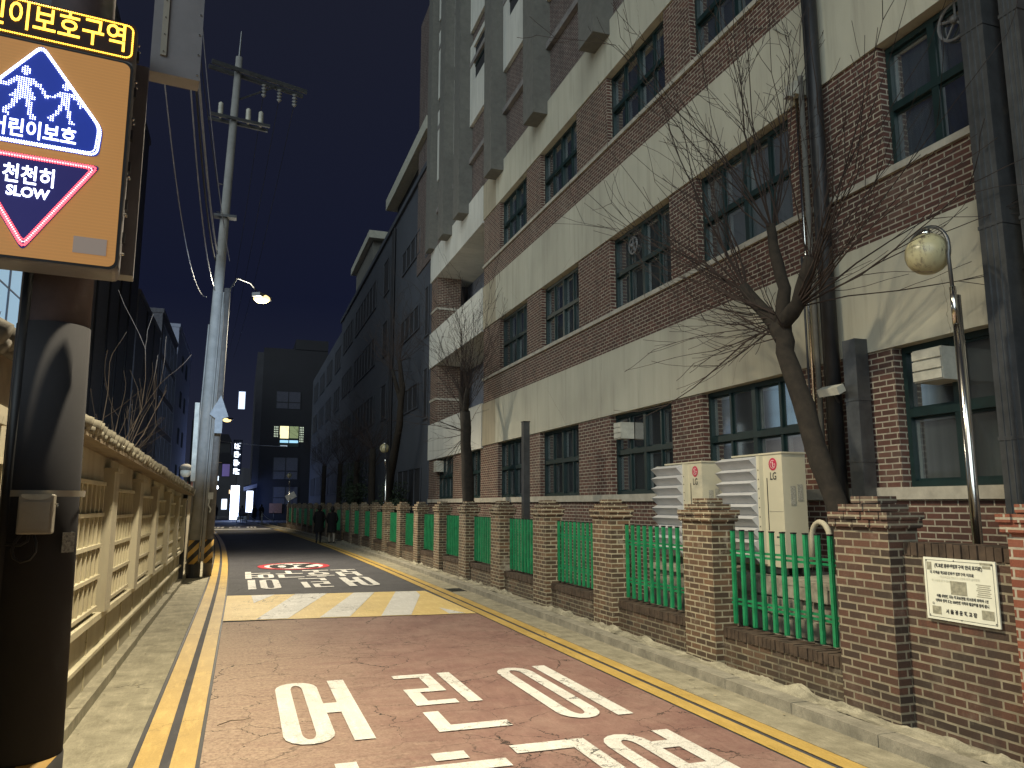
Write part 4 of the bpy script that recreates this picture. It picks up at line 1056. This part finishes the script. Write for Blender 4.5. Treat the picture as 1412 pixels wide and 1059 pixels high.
text('amber_lettering', '어린이보호구역', .155, fr, cxs, 1.188, .007, E_amb, sg, sx=.72, off=.0016)
def inset(L, k, c): return [(c[0]+(x-c[0])*k, c[1]+(y-c[1])*k) for x, y in L]
def rounded(L, r, n=4):
    out = []
    for i in range(len(L)):
        p0, p1, p2 = Vector(L[i-1]).to_2d(), Vector(L[i]).to_2d(), Vector(L[(i+1) % len(L)]).to_2d()
        a = (p0-p1).normalized()*r; c = (p2-p1).normalized()*r
        for k in range(n+1):
            t = k/n; q = (p1+a)*(1-t)**2+p1*2*t*(1-t)+(p1+c)*t*t; out.append((q.x, q.y))
    return out
pent = rounded([(cxs,1.075),(cxs+.285,.70),(cxs+.275,.555),(cxs-.275,.555),(cxs-.285,.70)], .035)
m_blue = newmat('sign_blue'); mB = m_blue[0]; mB.cycles.emission_sampling = 'NONE'
for k_, v_ in (('Base Color', (.01,.03,.30,1)), ('Emission Color', (.02,.06,.50,1))): m_blue[2].inputs[k_].default_value = v_
m_blue[2].inputs['Emission Strength'].default_value = .30
m_bd = newmat('sign_navy'); mN = m_bd[0]; mN.cycles.emission_sampling = 'NONE'
for k_, v_ in (('Base Color', (.01,.015,.12,1)), ('Emission Color', (.05,.03,.25,1))): m_bd[2].inputs[k_].default_value = v_
m_bd[2].inputs['Emission Strength'].default_value = .22
face('pentagon', pent, .006, mB, sg)
dots('white_lamps', along(inset(pent,.965,(cxs,.8)), .0105), .0062, E_wht, sg); dots('white_lamps', along(inset(pent,.925,(cxs,.8)), .0105), .0040, E_wht, sg)
text('white_lettering', '어린이보호', .096, fr, cxs, .628, .009, E_wht, sg, sx=.80, off=.0016)
# walking figures drawn with rows of lamps
def inpoly(x, y, P):
    c = False; j = len(P)-1
    for i in range(len(P)):
        if (P[i][1] > y) != (P[j][1] > y) and x < (P[j][0]-P[i][0])*(y-P[i][1])/(P[j][1]-P[i][1])+P[i][0]: c = not c
        j = i
    return c
def cap(a, b, r):
    a, b = Vector(a), Vector(b); d = (b-a).normalized(); n_ = Vector((-d.y, d.x))*r; return [tuple(a+n_), tuple(b+n_), tuple(b-n_), tuple(a-n_)]
def fig(ox, oy, s, skirt):
    P = [[(ox+s*.09*math.cos(k*PI/6), oy+s*(.90+.09*math.sin(k*PI/6))) for k in range(12)]]
    if skirt: P.append([(ox-s*.11,oy+s*.76),(ox+s*.11,oy+s*.76),(ox+s*.10,oy+s*.55),(ox+s*.23,oy+s*.32),(ox-s*.23,oy+s*.32),(ox-s*.10,oy+s*.55)])
    else: P.append([(ox-s*.13,oy+s*.76),(ox+s*.13,oy+s*.76),(ox+s*.10,oy+s*.42),(ox-s*.10,oy+s*.42)])
    A = [((-.10,.74),(-.24,.58),.042),((-.24,.58),(-.42,.56),.036),((.10,.74),(.27,.60),.042),((.27,.60),(.36,.44),.036),((-.06,.40),(-.16,.18),.05),((-.16,.18),(-.30,.0),.042),((.06,.40),(.11,.18),.05),((.11,.18),(.15,-.02),.042),((-.30,0),(-.20,-.02),.03),((.13,-.02),(.24,-.02),.03)]
    for a, b, r in A: P.append(cap((ox+s*a[0], oy+s*a[1]), (ox+s*b[0], oy+s*b[1]), r*s))
    pts = []; y = oy-.06
    while y < oy+s*1.02:
        x = ox-.2
        while x < ox+.2:
            if any(inpoly(x, y, q) for q in P): pts.append((x, y))
            x += .0098
        y += .0098
    return pts
dots('white_lamps', fig(cxs-.055,.70,.25,True), .0036, E_wht, sg, .010)
dots('white_lamps', fig(cxs+.115,.70,.20,False), .0036, E_wht, sg, .011)
tri = rounded([(cxs-.29,.512),(cxs+.29,.512),(cxs,.045)], .03)
face('triangle', tri, .006, mN, sg)
for k_, r_, mt in ((.95,.0066,E_red),(.90,.0044,E_redh),(.86,.0052,E_red)): dots('red_lamps', along(inset(tri,k_,(cxs,.37)), .0108), r_, mt, sg)
text('white_lettering', '천천히', .098, fr, cxs, .404, .009, E_wht, sg, sx=.80, off=.0016)
text('white_lettering', 'SLOW', .066, fr, cxs, .325, .009, E_wht, sg, sx=.92, off=.0018)
mb = MB(); fbox(mb, fr, .60,.74,.07,.15,.005,.008); mb.build('serial_label', emit('label_dull', (.30,.24,.20), .5), sg)
# the sign's lit face throws light on its own casing edge and the street
# side brackets
for z in (.18,.35,.55,.72,.95,1.15):
    mb = MB(); fbox(mb, fr, SW, SW+.012, z, z+.05, -.12, -.09); mb.build('hinge', M_metal, sg)
for z in (.1,.3,.5,.8,1.0,1.2): 
    for a_, b_ in ((z,-.03),(z+.04,-.17)): mb = MB(); mb.sphere(fr.p(SW+.008, a_, b_), .008, 8, 5); mb.build('bolt', M_chrome, sg)
mb = MB(); fbox(mb, fr, SW-.10, SW+.06, .05, 1.2, -.34, -.225); mb.build('control_box', M_casing, sg)
# second sign housing facing the other way
s2 = thing('sign_housing', 'grey riveted back of a second sign high on the near pole', 'sign')
fr2 = Frame((-0.585,4.28,4.13), RV, (0,0,1))
mb = MB(); fbox(mb, fr2, 0, .25, 0, 1.0, -.12, 0); mb.build('housing', M_casing, s2)
mb = MB(); fbox(mb, fr2, .045, .075, .10, .9, 0, .012); mb.build('batten', M_jbox, s2)
mb = MB()
for k in range(8): mb.sphere(fr2.p(.235,.03+k*.12,.002), .006, 6, 4); mb.sphere(fr2.p(.06,.12+k*.1,.013), .005, 6, 4)
mb.build('rivet', M_chrome, s2)
lamp_light('blue_sign_light', (-0.46, 4.55, 4.7), 13000, (.55,.75,1.0), ang=21, blend=.6, aim=(-.52,17,.55), r=.12)

# ---------------------------------------------------------------- utility pole
up = thing('utility_pole', 'tall pale concrete utility pole with crossarms and insulators standing on the left pavement', 'utility pole')
bx_, by_ = -1.09, 21.5
def pp_(z): return (bx_+(0.40*z/14.3), by_, z)
MB().tube([pp_(0.9),pp_(5),pp_(14.2)], [.155,.14,.09], 24).build('shaft', M_polec, up, smooth=True)
MB().tube([pp_(0.34),pp_(0.93)], [.17,.165], 24).build('warning_band', M_stripe, up, smooth=True)
MB().tube([(bx_,by_,0),(bx_,by_,.345)], .18, 20).build('base', M_black, up)
MB().tube([pp_(14.2),pp_(15.0)], [.03,.02], 8).build('spike', M_metal, up)
def arm(z, x0, x1, hdg, name='crossarm', h=.055):
    c = Vector(pp_(z)); d = Vector((math.sin(hdg), math.cos(hdg), 0)); m = MB()
    for s in (-1, 1):
        n_ = Vector((d.y, -d.x, 0))*s*.15
        m.obox(c+d*(x0+x1)/2+n_, d, (n_.normalized()), (0,0,1), (x1-x0)/2, .035, h)
    m.build(name, M_metal, up); return c, d
c, d = arm(13.75, -.75, 1.95, math.radians(72))
for k in (.75,1.2,1.65):
    m = MB(); p = c+d*k-Vector((0,0,.1))
    for q in range(4): m.tube([p-Vector((0,0,.10*q)), p-Vector((0,0,.10*q+.03)), p-Vector((0,0,.10*q+.09))], [.02,.075,.02], 10)
    m.build('insulator', M_polec, up, smooth=True)
m = MB(); m.tube([c+d*1.1-Vector((0,0,.05)), Vector(pp_(12.9))], .025, 6); m.build('brace', M_metal, up)
c, d = arm(12.3, -.65, .95, math.radians(80), h=.04)
for k in (-.35,.38,.72):
    m = MB(); p = c+d*k; m.tube([p, p+Vector((0,0,.12)), p+Vector((0,0,.42)), p+Vector((0,0,.46))], [.03,.07,.065,.03], 12); m.build('insulator', M_boxw, up, smooth=True)
m = MB()
for z in (8.7, 9.6, 10.4, 7.8): m.tube([pp_(z), (pp_(z)[0]-.22, by_-.1, z)], .012, 5)
m.build('step_bolt', M_metal, up)
m = MB()
for z in (2.6,4.6,6.2,9.5):
    m = MB(); m.tube([pp_(z), pp_(z+.07)], .16-.005*z, 24, cap=False)
    if z > 9: m.box(pp_(9.5)[0]-.28, pp_(9.5)[0]+.3, by_-.2, by_+.05, 9.45, 9.52)
    m.build('band', M_metal, up)
# cables climbing the pole
m = MB()
for k, (dx, dy, r) in enumerate(((.17,-.06,.022),(.20,.02,.03),(.12,-.14,.018),(-.17,-.05,.02))):
    m.tube([(pp_(z)[0]+dx*(1-.02*z), by_+dy, z) for z in (0.4,2,4,6,7.4-.3*k)], r, 7)
m.build('riser_cable', M_polec, up, smooth=True)
t = thing('service_pole', 'darker slim pole standing close behind the utility pole and carrying the lit street lamp', 'pole')
MB().tube([(-.76,21.8,0),(-.72,21.8,4),(-.66,21.8,7.6)], [.11,.10,.08], 18).build('shaft', plain('pole_dark', (.13,.12,.11), .8), t, smooth=True)
MB().tube([(-.76,21.8,.34),(-.755,21.8,.93)], [.12,.118], 18).build('warning_band', M_stripe, t, smooth=True)
def street_head(parent, p, dirv, on=True, S_=6, sc=1.0):
    dirv = Vector(dirv).normalized(); n_ = Vector((-dirv.y, dirv.x, 0))
    MB().obox(p, dirv, n_, (0,0,1), .30*sc, .12*sc, .05*sc).build('lamp_head', M_metal, parent)
    MB().sphere((p[0], p[1], p[2]-.06*sc), .17*sc, 14, 8, (1.3,1,.7)).build('bulb', emit('lamp_bulb', (1.0,.72,.28), 2.4) if on else M_boxw, parent, smooth=True)
MB().tube([(-.66,21.8,7.45),(-.45,22.8,8.2),(-.1,24.3,8.5),(.1,24.8,8.4)], .02, 8).build('lamp_arm', M_metal, t, smooth=True)
street_head(t, (.27,25.0,8.28), (.5,.8,0), sc=1.15)
t = thing('traffic_sign', 'pale house-shaped back of a traffic sign on the utility pole', 'sign')
m = MB(); Yp = 21.15
P = [(-.76,3.62),(-.58,3.62),(-.58,4.0),(-.44,4.05),(-.64,4.6),(-.90,4.1),(-.76,4.0)]
i = len(m.v); 
for yy in (Yp, Yp+.02): m.v += [(a, yy, b) for a, b in P]
m.f += [tuple(range(7)), tuple(range(13,6,-1))]+[(k,(k+1)%7,7+(k+1)%7,7+k) for k in range(7)]; m.m += [0]*9; m.uv += [None]*9
m.build('plate', plain('sign_back_grey', (.20,.21,.22), .5), t)
t = thing('meter_box', 'small white box strapped to the utility pole at head height', 'box'); MB().box(-.82,-.70,21.2,21.3,1.95,2.12).build('housing', M_boxw, t)
MB().tube([(-.78,21.22,1.95),(-.80,21.2,1.8),(-.74,21.2,1.7),(-.76,21.2,1.62)], .02, 6).build('cable', M_boxw, t)
t = thing('pole_lit_strip', 'added pale strip standing for blue light along the left of the utility pole', 'panel'); MB().box(-1.26,-1.15,21.28,21.34,2.4,4.4).build('sheet', M_boxw, t)  # added sheet; its paleness stands for bluish light on the pole

# ---------------------------------------------------------------- wires
def wire(label, a, b, sag, r=.012, mat=None, n=18):
    a, b = Vector(a), Vector(b); pts = []
    for k in range(n+1):
        t_ = k/n; p = a.lerp(b, t_); p.z -= sag*4*t_*(1-t_); pts.append(p)
    tag(MB().tube(pts, r, 5).build('overhead_wire', mat or M_wire), label, 'wire', 'overhead wires along the left pavement')
wire('pale bundled cable rising steeply to the top edge, left of the utility pole', (-.95,21.3,8.4), (-.98,8.5,9.0), .5, .022, M_wirel)
wire('thick dark cable just left of the pale bundled cable', (-.98,21.3,8.2), (-1.02,9,9.1), .7, .018)
wire('thin cable curving in beside the pale bundled cable', (-.95,21.3,7.4), (-1.1,9,9.3), .9, .012, M_wirel)
wire('thin pale wire hanging farthest left of the utility pole', (-1.15,21.3,7.2), (-1.35,10,8.2), 1.0, .009, M_wirel)
wire('dark wire carrying a round marker below the upper crossarm', (-.82,21.3,9.2), (-1.5,13,12.2), .3, .009)
wire('pale wire slanting across the front of the utility pole', (-.63,21.2,8.2), (-1.25,13,11.5), .5, .009, M_wirel)
for k, x_ in enumerate((.75,1.2,1.65)):
    c0 = Vector(pp_(13.3))+Vector((math.sin(math.radians(72)), math.cos(math.radians(72)), 0))*x_
    wire('high power wire running away from the %s hanging insulator' % ('left','middle','right')[k], c0, (c0.x-2, 60, 12.5), .8, .008)
wire('lit thin cable crossing the street beyond the utility pole', (-3.4,60,6.6), (3.0,62,6.2), .15, .02, M_wirel)
wire('service wire from the utility pole toward the dark far building', (-.7,21.6,7.0), (-2.0,60,7.5), .5, .008, M_wirel)

# ---------------------------------------------------------------- left buildings
M_leftg = plain('left_grey_cladding', (.13,.13,.15), .8)
def tower(name, label, x0, x1, y0, y1, h, mat, wins=(), wmat=None, panels=0):
    t = thing(name, label, 'building'); MB().box(x0, x1, y0, y1, 0, h).build('wall', mat, t)
    MB().box(x0-.1, x1+.08, y0-.05, y1+.05, h, h+.3).build('roof_rim', mat, t)
    for k in range(panels):
        y = y0+(y1-y0)*(k+1)/(panels+1); MB().box(x1, x1+.05, y-.12, y+.12, 0, h-.05).build('cladding_joint', M_bldgD, t)
    for (a, b, c, d) in wins: farwin(t, x1, a, b, c, d, 3, face=1, mat=wmat)
    return t
tower('office_building', 'tall dark-clad building with vertical joints behind the wall and bare shrub', -16, -6, 28.5, 46, 22, plain('left_dark_cladding', (.075,.075,.085), .7), panels=5)
tower('office_building', 'grey building with a plain side, second along the left', -16, -6, 46.5, 58.5, 13.4, M_leftg, panels=2)
tower('office_building', 'grey building with dark slatted windows, third along the left', -16, -6, 59, 72, 15.3, M_leftg, [(60+q*3.1, 62.6+q*3.1, 2.2+k*2.6, 4.2+k*2.6) for q in range(4) for k in range(5)], M_bldgL)
tower('office_building', 'pale lavender-grey building with small square windows, farthest along the left', -16, -6, 73, 90, 17.3, M_bldgL, [(78+q*5, 79.5+q*5, 4+k*3.4, 5.4+k*3.4) for q in range(2) for k in range(4)])
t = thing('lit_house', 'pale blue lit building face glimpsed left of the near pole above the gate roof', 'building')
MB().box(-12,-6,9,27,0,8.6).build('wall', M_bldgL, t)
MB().box(-6,-5.97,18,26,4.5,8.3).build('glowing_face', emit('wall_glow', (.34,.52,.68), .75), t)  # wall face given its own glow in place of light falling on it
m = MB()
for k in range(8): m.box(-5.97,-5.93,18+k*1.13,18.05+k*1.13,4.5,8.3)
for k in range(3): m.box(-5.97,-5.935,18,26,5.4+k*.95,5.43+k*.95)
m.build('window_bar', M_bldgL, t)  # bars draw the panel lines of the glowing wall face
tree('bare multi-stemmed shrub rising behind the tiled wall', [([(-1.9,12.2,.2),(-1.9,12.2,1.9)],[.06,.05])],
     [((-1.9,12.3,1.9),(.15,.35,1),8,2.2,.38,1),((-1.9,12.6,2.1),(.3,.9,.8),4,2.0,.25,1)], 31, M_twigL, M_twigL, cat='shrub')
tree('small bare twigs rising behind the gate roof at the left edge', [([(-2.4,8.6,.2),(-2.4,8.6,2.6)],[.04,.03])], [((-2.4,8.6,2.6),(0,.2,1),6,1.0,.5,1)], 32, M_twig, M_twig, cat='shrub')

# ---------------------------------------------------------------- far end of the street
t = thing('corner_building', 'dark building closing the street with one lit window and faint windows below', 'building')
MB().box(1.6,9,95,110,0,20.2).build('wall', M_bldgD, t); MB().box(0.9,1.6,95.5,125,0,19.7).build('side_wall', M_bldg, t)
MB().box(5.2,9,94.9,110,20.2,21.4).build('roof_room', M_bldgD, t)
def frontwin(xa, xb, z0, z1, mat, n=2, Y=95):
    m = MB(); m.box(xa, xb, Y-.04, Y, z0, z1); w_ = m.build('window', mat, t); f = MB()
    for k in range(n+1): x_ = xa+(xb-xa)*k/n; f.box(x_-.05, x_+.05, Y-.08, Y-.04, z0, z1)
    f.box(xa, xb, Y-.082, Y-.04, z0+(z1-z0)*.35, z0+(z1-z0)*.35+.1); f.build('frame', M_dark, w_)
frontwin(3.7,6.0,8.5,10.95, plain('room_dark', (.03,.05,.04), .6), 2)
for a_, b_, c_, d_, col_, s_ in ((3.8,4.8,9.9,10.9,(1.0,.9,.5),1.3),(4.9,5.9,9.5,10.9,(.35,.42,.2),.5),(3.85,4.8,9.45,9.9,(.35,.75,1.0),.9),(3.85,5.9,8.95,9.25,(.4,.75,1.0),1.0),(3.9,4.7,8.5,8.65,(.5,.6,.7),.6)):
    o_ = box1('lit_pane', emit('room_light_%d' % int(a_*100+c_*10), col_, s_), t, a_, b_, 94.935, 94.955, c_, d_)
M_dotw = emit('lit_screen', (.7,.8,.6), .7)
for xa in (3.15, 6.05):
    m = MB()
    for i_ in range(3):
        for j_ in range(7 if xa > 5 else 5): m.box(xa+i_*.17, xa+i_*.17+.1, 94.95, 95, 10.7-j_*.27, 10.86-j_*.27)
    m.build('perforated_panel', M_dotw, t)
for (a, b, c_, d_) in ((3.2,6.0,4.7,7.2),(3.3,6.1,1.8,3.8),(3.2,6.0,13,15)): frontwin(a, b, c_, d_, plain('dim_glass', (.045,.045,.06), .4), 2)
box1('signboard', plain('dull_orange', (.20,.10,.06), .8), t, 3.0, 4.4, 94.85, 94.95, .8, 1.9)
def lit(name, label, cat, bx, mat, fmat=None):
    o = thing(name, label, cat); MB().box(*bx).build('lit_face', mat, o)
    MB().box(bx[0]-.06, bx[1]+.06, bx[3], bx[3]+.3, bx[4]-.06, bx[5]+.06).build('casing', M_bldgD, o); return o
E_s1 = emit('shop_white', (.80,.88,1.0), 3.2); E_s2 = emit('shop_cool', (.62,.75,1.0), 1.6)
lit('shop_sign', 'small bright white sign high on the corner building edge', 'sign', (-.95,-.25,93.6,93.7,12.6,14.6), E_s2)
m_s = lit('shop_sign', 'tall vertical white sign of stacked characters beside the dark corner building', 'sign', (-1.2,-.35,93.6,93.7,5.2,9.0), plain('sign_back_dark', (.05,.06,.09), .6))
fr = Frame((-.78,93.58,7.1), (1,0,0), (0,0,1))
m = MB(); rnd = random.Random(2)
for k in range(4):
    for q in range(5): fbox(m, fr, rnd.uniform(-.35,-.05), rnd.uniform(.05,.35), 1.5-k*.95-q*.15, 1.58-k*.95-q*.15, 0, .02)
    fbox(m, fr, -.32, -.22, .95-k*.95, 1.55-k*.95, 0, .021)
m.build('characters', E_s1, m_s)
m_s2 = lit('lit_store', 'glaring white lit shopfront at the far left foot of the corner building', 'shop', (-1.25,-.35,94.0,94.1,.1,3.9), E_s1)
lit('lit_store', 'second lit shopfront, right of the glaring one and half hidden by people', 'shop', (.45,1.15,94.2,94.3,.9,3.3), E_s1)
m = thing('awning', 'slanted dark awning above the second lit shopfront', 'awning')
MB().obox((.8,93.4,3.75),(1,0,.3),(0,1,-.35),(-.3,.3,1),.7,.6,.04).build('sheet', M_bldg, m)
lit('shop_sign', 'dim violet square sign left of the vertical sign', 'sign', (-2.35,-1.55,96,96.1,5.0,6.4), emit('sign_violet', (.25,.2,.5), .35))
def house(label, x0, x1, y0, h, mat, litw=()):
    t = thing('far_house', label, 'house', 'low buildings across the end of the street'); MB().box(x0, x1, y0, y0+8, 0, h).build('wall', mat, t)
    m = MB(); m.quad((x0-.3,y0-.3,h),(x1+.3,y0-.3,h),((x0+x1)/2+.6,y0+4,h+1.8),((x0+x1)/2-.6,y0+4,h+1.8)); m.quad((x1+.3,y0-.3,h),(x1+.3,y0+8.3,h),((x0+x1)/2+.6,y0+4,h+1.8)); m.quad((x0-.3,y0+8.3,h),(x0-.3,y0-.3,h),((x0+x1)/2-.6,y0+4,h+1.8)); m.build('roof', M_bldgD, t)
    for (a, b, c, d, col) in litw:
        MB().box(a, b, y0-.05, y0, c, d).build('window', col, t)
W1 = emit('far_window_warm', (1.0,.7,.4), 1.2); W2 = emit('far_window_cool', (.75,.85,1.0), 1.6); W3 = emit('far_red', (.9,.25,.12), .5)
house('reddish low house at the street end, left of the shopfronts', -9.5, -5.0, 128, 5.2, plain('dull_red_wall', (.30,.12,.08), .8), [(-8.6,-7.8,1.6,2.4,W1),(-7.0,-6.2,3.2,4.2,W2)])
house('grey two-storey house behind the bright signs', -4.8, -1.0, 129, 8.2, M_bldg, [(-4.2,-3.6,5.4,6.1,W2),(-3.0,-2.2,1.0,2.6,W2),(-2.0,-1.5,3.4,4.0,W1)])
house('dark taller house on the far left skyline', -14, -9.8, 134, 9, M_bldgD, [(-12.5,-11.9,5,6,W2)])
house('narrow block behind the vertical sign', -4.6, -2.4, 145, 12.5, M_bldgD, [(-4.2,-3.7,9,9.8,W1)])
E_dot = emit('distant_lamp', (.85,.9,1.0), 9); E_dotw = emit('distant_lamp_warm', (1.0,.45,.15), 9)
far_l = thing('car_tail_light', 'orange-red glowing vehicle lamp at the far left kerb beside the pole', 'lamp'); MB().sphere((-3.35,86,1.0),.17,10,6,(1.1,.6,.8)).build('lens', E_dotw, far_l); MB().tube([(-3.35,86,.0),(-3.35,86,.85)],.05,6).build('stand', M_black, far_l)
def lamp_dot(label, p, r, mat=E_dot):
    o = thing('distant_street_lamp', label, 'street lamp', 'distant lamps at the street end'); MB().sphere(p, r, 10, 6).build('bulb', mat, o, smooth=True); MB().tube([(p[0]-.2,p[1],0),(p[0]-.2,p[1],p[2]),(p[0],p[1],p[2]+.1)], .05, 6).build('post', M_black, o)
lamp_dot('white distant lamp left of the shopfronts, above the parked scooter', (-3.3,110,4.0), .28)
lamp_dot('cool white distant lamp right beside the utility pole foot', (-6.4,105,4.1), .24)
lamp_dot('low bright distant lamp near road level on the far left', (-5.2,112,1.2), .28)
lamp_dot('small distant lamp just right of the low bright one', (-4.1,112,1.1), .22)
t = thing('street_lamp', 'second lit street lamp farther down, showing just right of the utility pole sign', 'street lamp')
MB().tube([(-3.3,55,0),(-3.3,55,7.3),(-2.4,54.6,7.6),(-1.4,54.2,7.5)], [.1,.07,.04,.03], 8).build('pole', M_metal, t, smooth=True)
street_head(t, (-1.2,54,7.35), (.9,-.3,0), sc=1.2)
# dark hill on the horizon
m = MB(); rnd = random.Random(5); nx = 40; hs = [5+9*math.exp(-((i-20)/9)**2)+rnd.uniform(-.8,.8) for i in range(nx)]
for i in range(nx-1):
    x0 = -120+i*6; m.quad((x0,260,0),(x0+6,260,0),(x0+6,290,hs[i+1]),(x0,290,hs[i])); m.quad((x0,290,hs[i]),(x0+6,290,hs[i+1]),(x0+6,340,0),(x0,340,0))
S(m.build('hill', plain('hill_dark', (.05,.05,.06), .95)))
# tilted sign and bollard, barrier ropes near the far fence end
t = thing('tilted_board', 'small pale tilted board raised on a stick above the far end of the fence', 'sign'); MB().obox((3.55,63,2.42),(.85,0,.5),(-.5,0,.85),(0,1,0),.38,.24,.02).build('board', M_boxw, t); MB().tube([(3.5,63,.1),(3.5,63,2.3)],.03,6).build('stick', M_metal, t)
t = thing('bollard', 'single slim pale bollard on the far right pavement', 'bollard'); MB().tube([(1.75,74,0),(1.75,74,.95),(1.75,74,1.0)],[.08,.08,.04],10).build('tube', M_polec, t); MB().tube([(1.75,74,.7),(1.75,74,.8)],.085,10).build('band', M_boxw, t)
t = thing('rope_barrier', 'sagging pale ropes between short stakes before the dark corner building', 'barrier')
m = MB()
for a, b in ((.5,1.6),(1.9,3.1)): m.tube([(a+(b-a)*k/10, 84, 1.1-.9*math.sin(PI*k/20)**.8) for k in range(11)], .025, 5)
m.build('rope', M_polec, t)
m = MB()
for x_ in (.5,1.7,3.1): m.tube([(x_,84,0),(x_,84,1.1)], .03, 6)
m.build('stake', M_metal, t)

# ---------------------------------------------------------------- people
def person(label, loc, rz, coat, pants, h=1.72, long_coat=True, stride=0.16, group=None, shoes=None):
    s = h/1.72
    verts, edges, rad = [], [], []
    def v(x, y, z, r, pr_=None):
        verts.append((x*s, y*s, z*s)); rad.append(r*s); i = len(verts)-1
        if pr_ is not None: edges.append((pr_, i))
        return i
    p = v(0,0,.95,.13); c = v(0,.0,1.12,.12,p); ch = v(0,0,1.32,.13,c); nk = v(0,0,1.46,.055,ch); hd = v(0,.01,1.54,.075,nk); h2 = v(0,.015,1.62,.092,hd); h3 = v(0,.005,1.68,.07,h2)
    v(0,.10,1.585,.018,hd)                                                # nose
    for sd in (-1, 1):
        sh = v(sd*.17,0,1.38,.075,ch); el = v(sd*.25,-.05,1.12,.052,sh); wr = v(sd*.20,.10,.96,.038,el); hn = v(sd*.17,.13,.92,.034,wr)   # hands in the pockets
        hp = v(sd*.09,0,.88,.105,p); kn = v(sd*.10,sd*stride*.5+.03,.49,.068,hp); an = v(sd*.10,sd*stride-.03*sd,.09,.045,kn); v(sd*.11,sd*stride+.13,.04,.04,an)
    me = bpy.data.meshes.new('body'); me.from_pydata(verts, edges, []); o = bpy.data.objects.new('person', me); COL.objects.link(o)
    sk = o.modifiers.new('s', 'SKIN'); sk.use_smooth_shade = True
    for i, d_ in enumerate(me.skin_vertices[0].data): d_.radius = (rad[i], rad[i]*.9); d_.use_root = (i == 0)
    ss = o.modifiers.new('u', 'SUBSURF'); ss.levels = 2; ss.render_levels = 2
    bpy.context.view_layer.update(); dg = bpy.context.evaluated_depsgraph_get(); me2 = bpy.data.meshes.new_from_object(o.evaluated_get(dg)); bpy.data.objects.remove(o)
    me2.materials.clear()
    for mt in (coat, pants, M_skin, M_hair, M_black): me2.materials.append(mt)
    for p_ in me2.polygons:
        c = p_.center/s; p_.use_smooth = True
        p_.material_index = 4 if c.z < .085 else (1 if c.z < .88 and abs(c.x) < .19 else (0 if c.z < 1.47 else 2))
    o = bpy.data.objects.new('person', me2); COL.objects.link(o); o.location = loc; o.rotation_euler.z = rz
    tag(o, label, 'person', group)
    mb = MB(); mb.sphere((0,-.022*s,1.595*s), .108*s, 18, 12, (.95,1.0,1.42))
    hr = mb.build('hair', M_hair, o, smooth=True)
    # coat skirt
    zs = ((1.40,.20,.125),(1.25,.205,.15),(1.05,.19,.15),(.9,.205,.16),(.72,.22,.17)) + (((.52,.235,.18),) if long_coat else ())
    mb = MB(); nn = 20; i0 = 0
    for (z, rx, ry) in zs:
        for k in range(nn):
            a = 2*PI*k/nn; f = 1+.04*math.sin(5*a+z*9); mb.v.append((rx*s*f*math.cos(a), ry*s*f*math.sin(a), z*s))
    for q in range(len(zs)-1):
        for k in range(nn): mb.f.append((q*nn+k, (q+1)*nn+k, (q+1)*nn+(k+1) % nn, q*nn+(k+1) % nn)); mb.m.append(0); mb.uv.append(None)
    mb.build('coat', coat, o, smooth=True)
    return o
person('person in a long black coat and dark trousers walking away, left of the pair', (3.45,37.7,.01), 0.05, M_cloth, M_pants, 1.76, True)
person('person in a dark padded jacket and pale trousers walking away, right of the pair', (4.02,37.5,.01), -0.1, M_cloth, M_pantsL, 1.70, True, -.14)
ps = person('distant person pushing a small cart toward the shop lights', (0.05,82,.01), 0.1, plain('grey_coat', (.10,.10,.13), .9), M_pants, 1.68, False)
person('distant dark figure standing left of the rope barrier', (1.25,84.5,.01), 0.3, M_cloth, M_pants, 1.72, True, .1)
person('distant dark figure beside the rope barrier, under the awning', (1.95,86,.01), -0.2, M_cloth, M_pants, 1.78, True, -.1)
person('farthest dark figure standing by the distant lamps', (-2.9,100,.01), 0.2, M_cloth, M_pants, 1.75, True, .1)
t = thing('hand_cart', 'small low cart pushed by the distant person', 'cart')
m = MB(); m.box(-.45,.55,82.4,83.0,.3,.36); m.box(-.4,.5,82.45,82.95,.36,.62); m.tube([(-.4,82.4,.35),(-.35,82.15,.95),(.4,82.15,.95),(.5,82.4,.35)], .02, 6); m.build('body', M_metal, t)
for x_ in (-.42,.52):
    m = MB(); m.tube([(x_-.03,82.7,.15),(x_+.03,82.7,.15)], .15, 14); m.build('wheel', M_black, t)
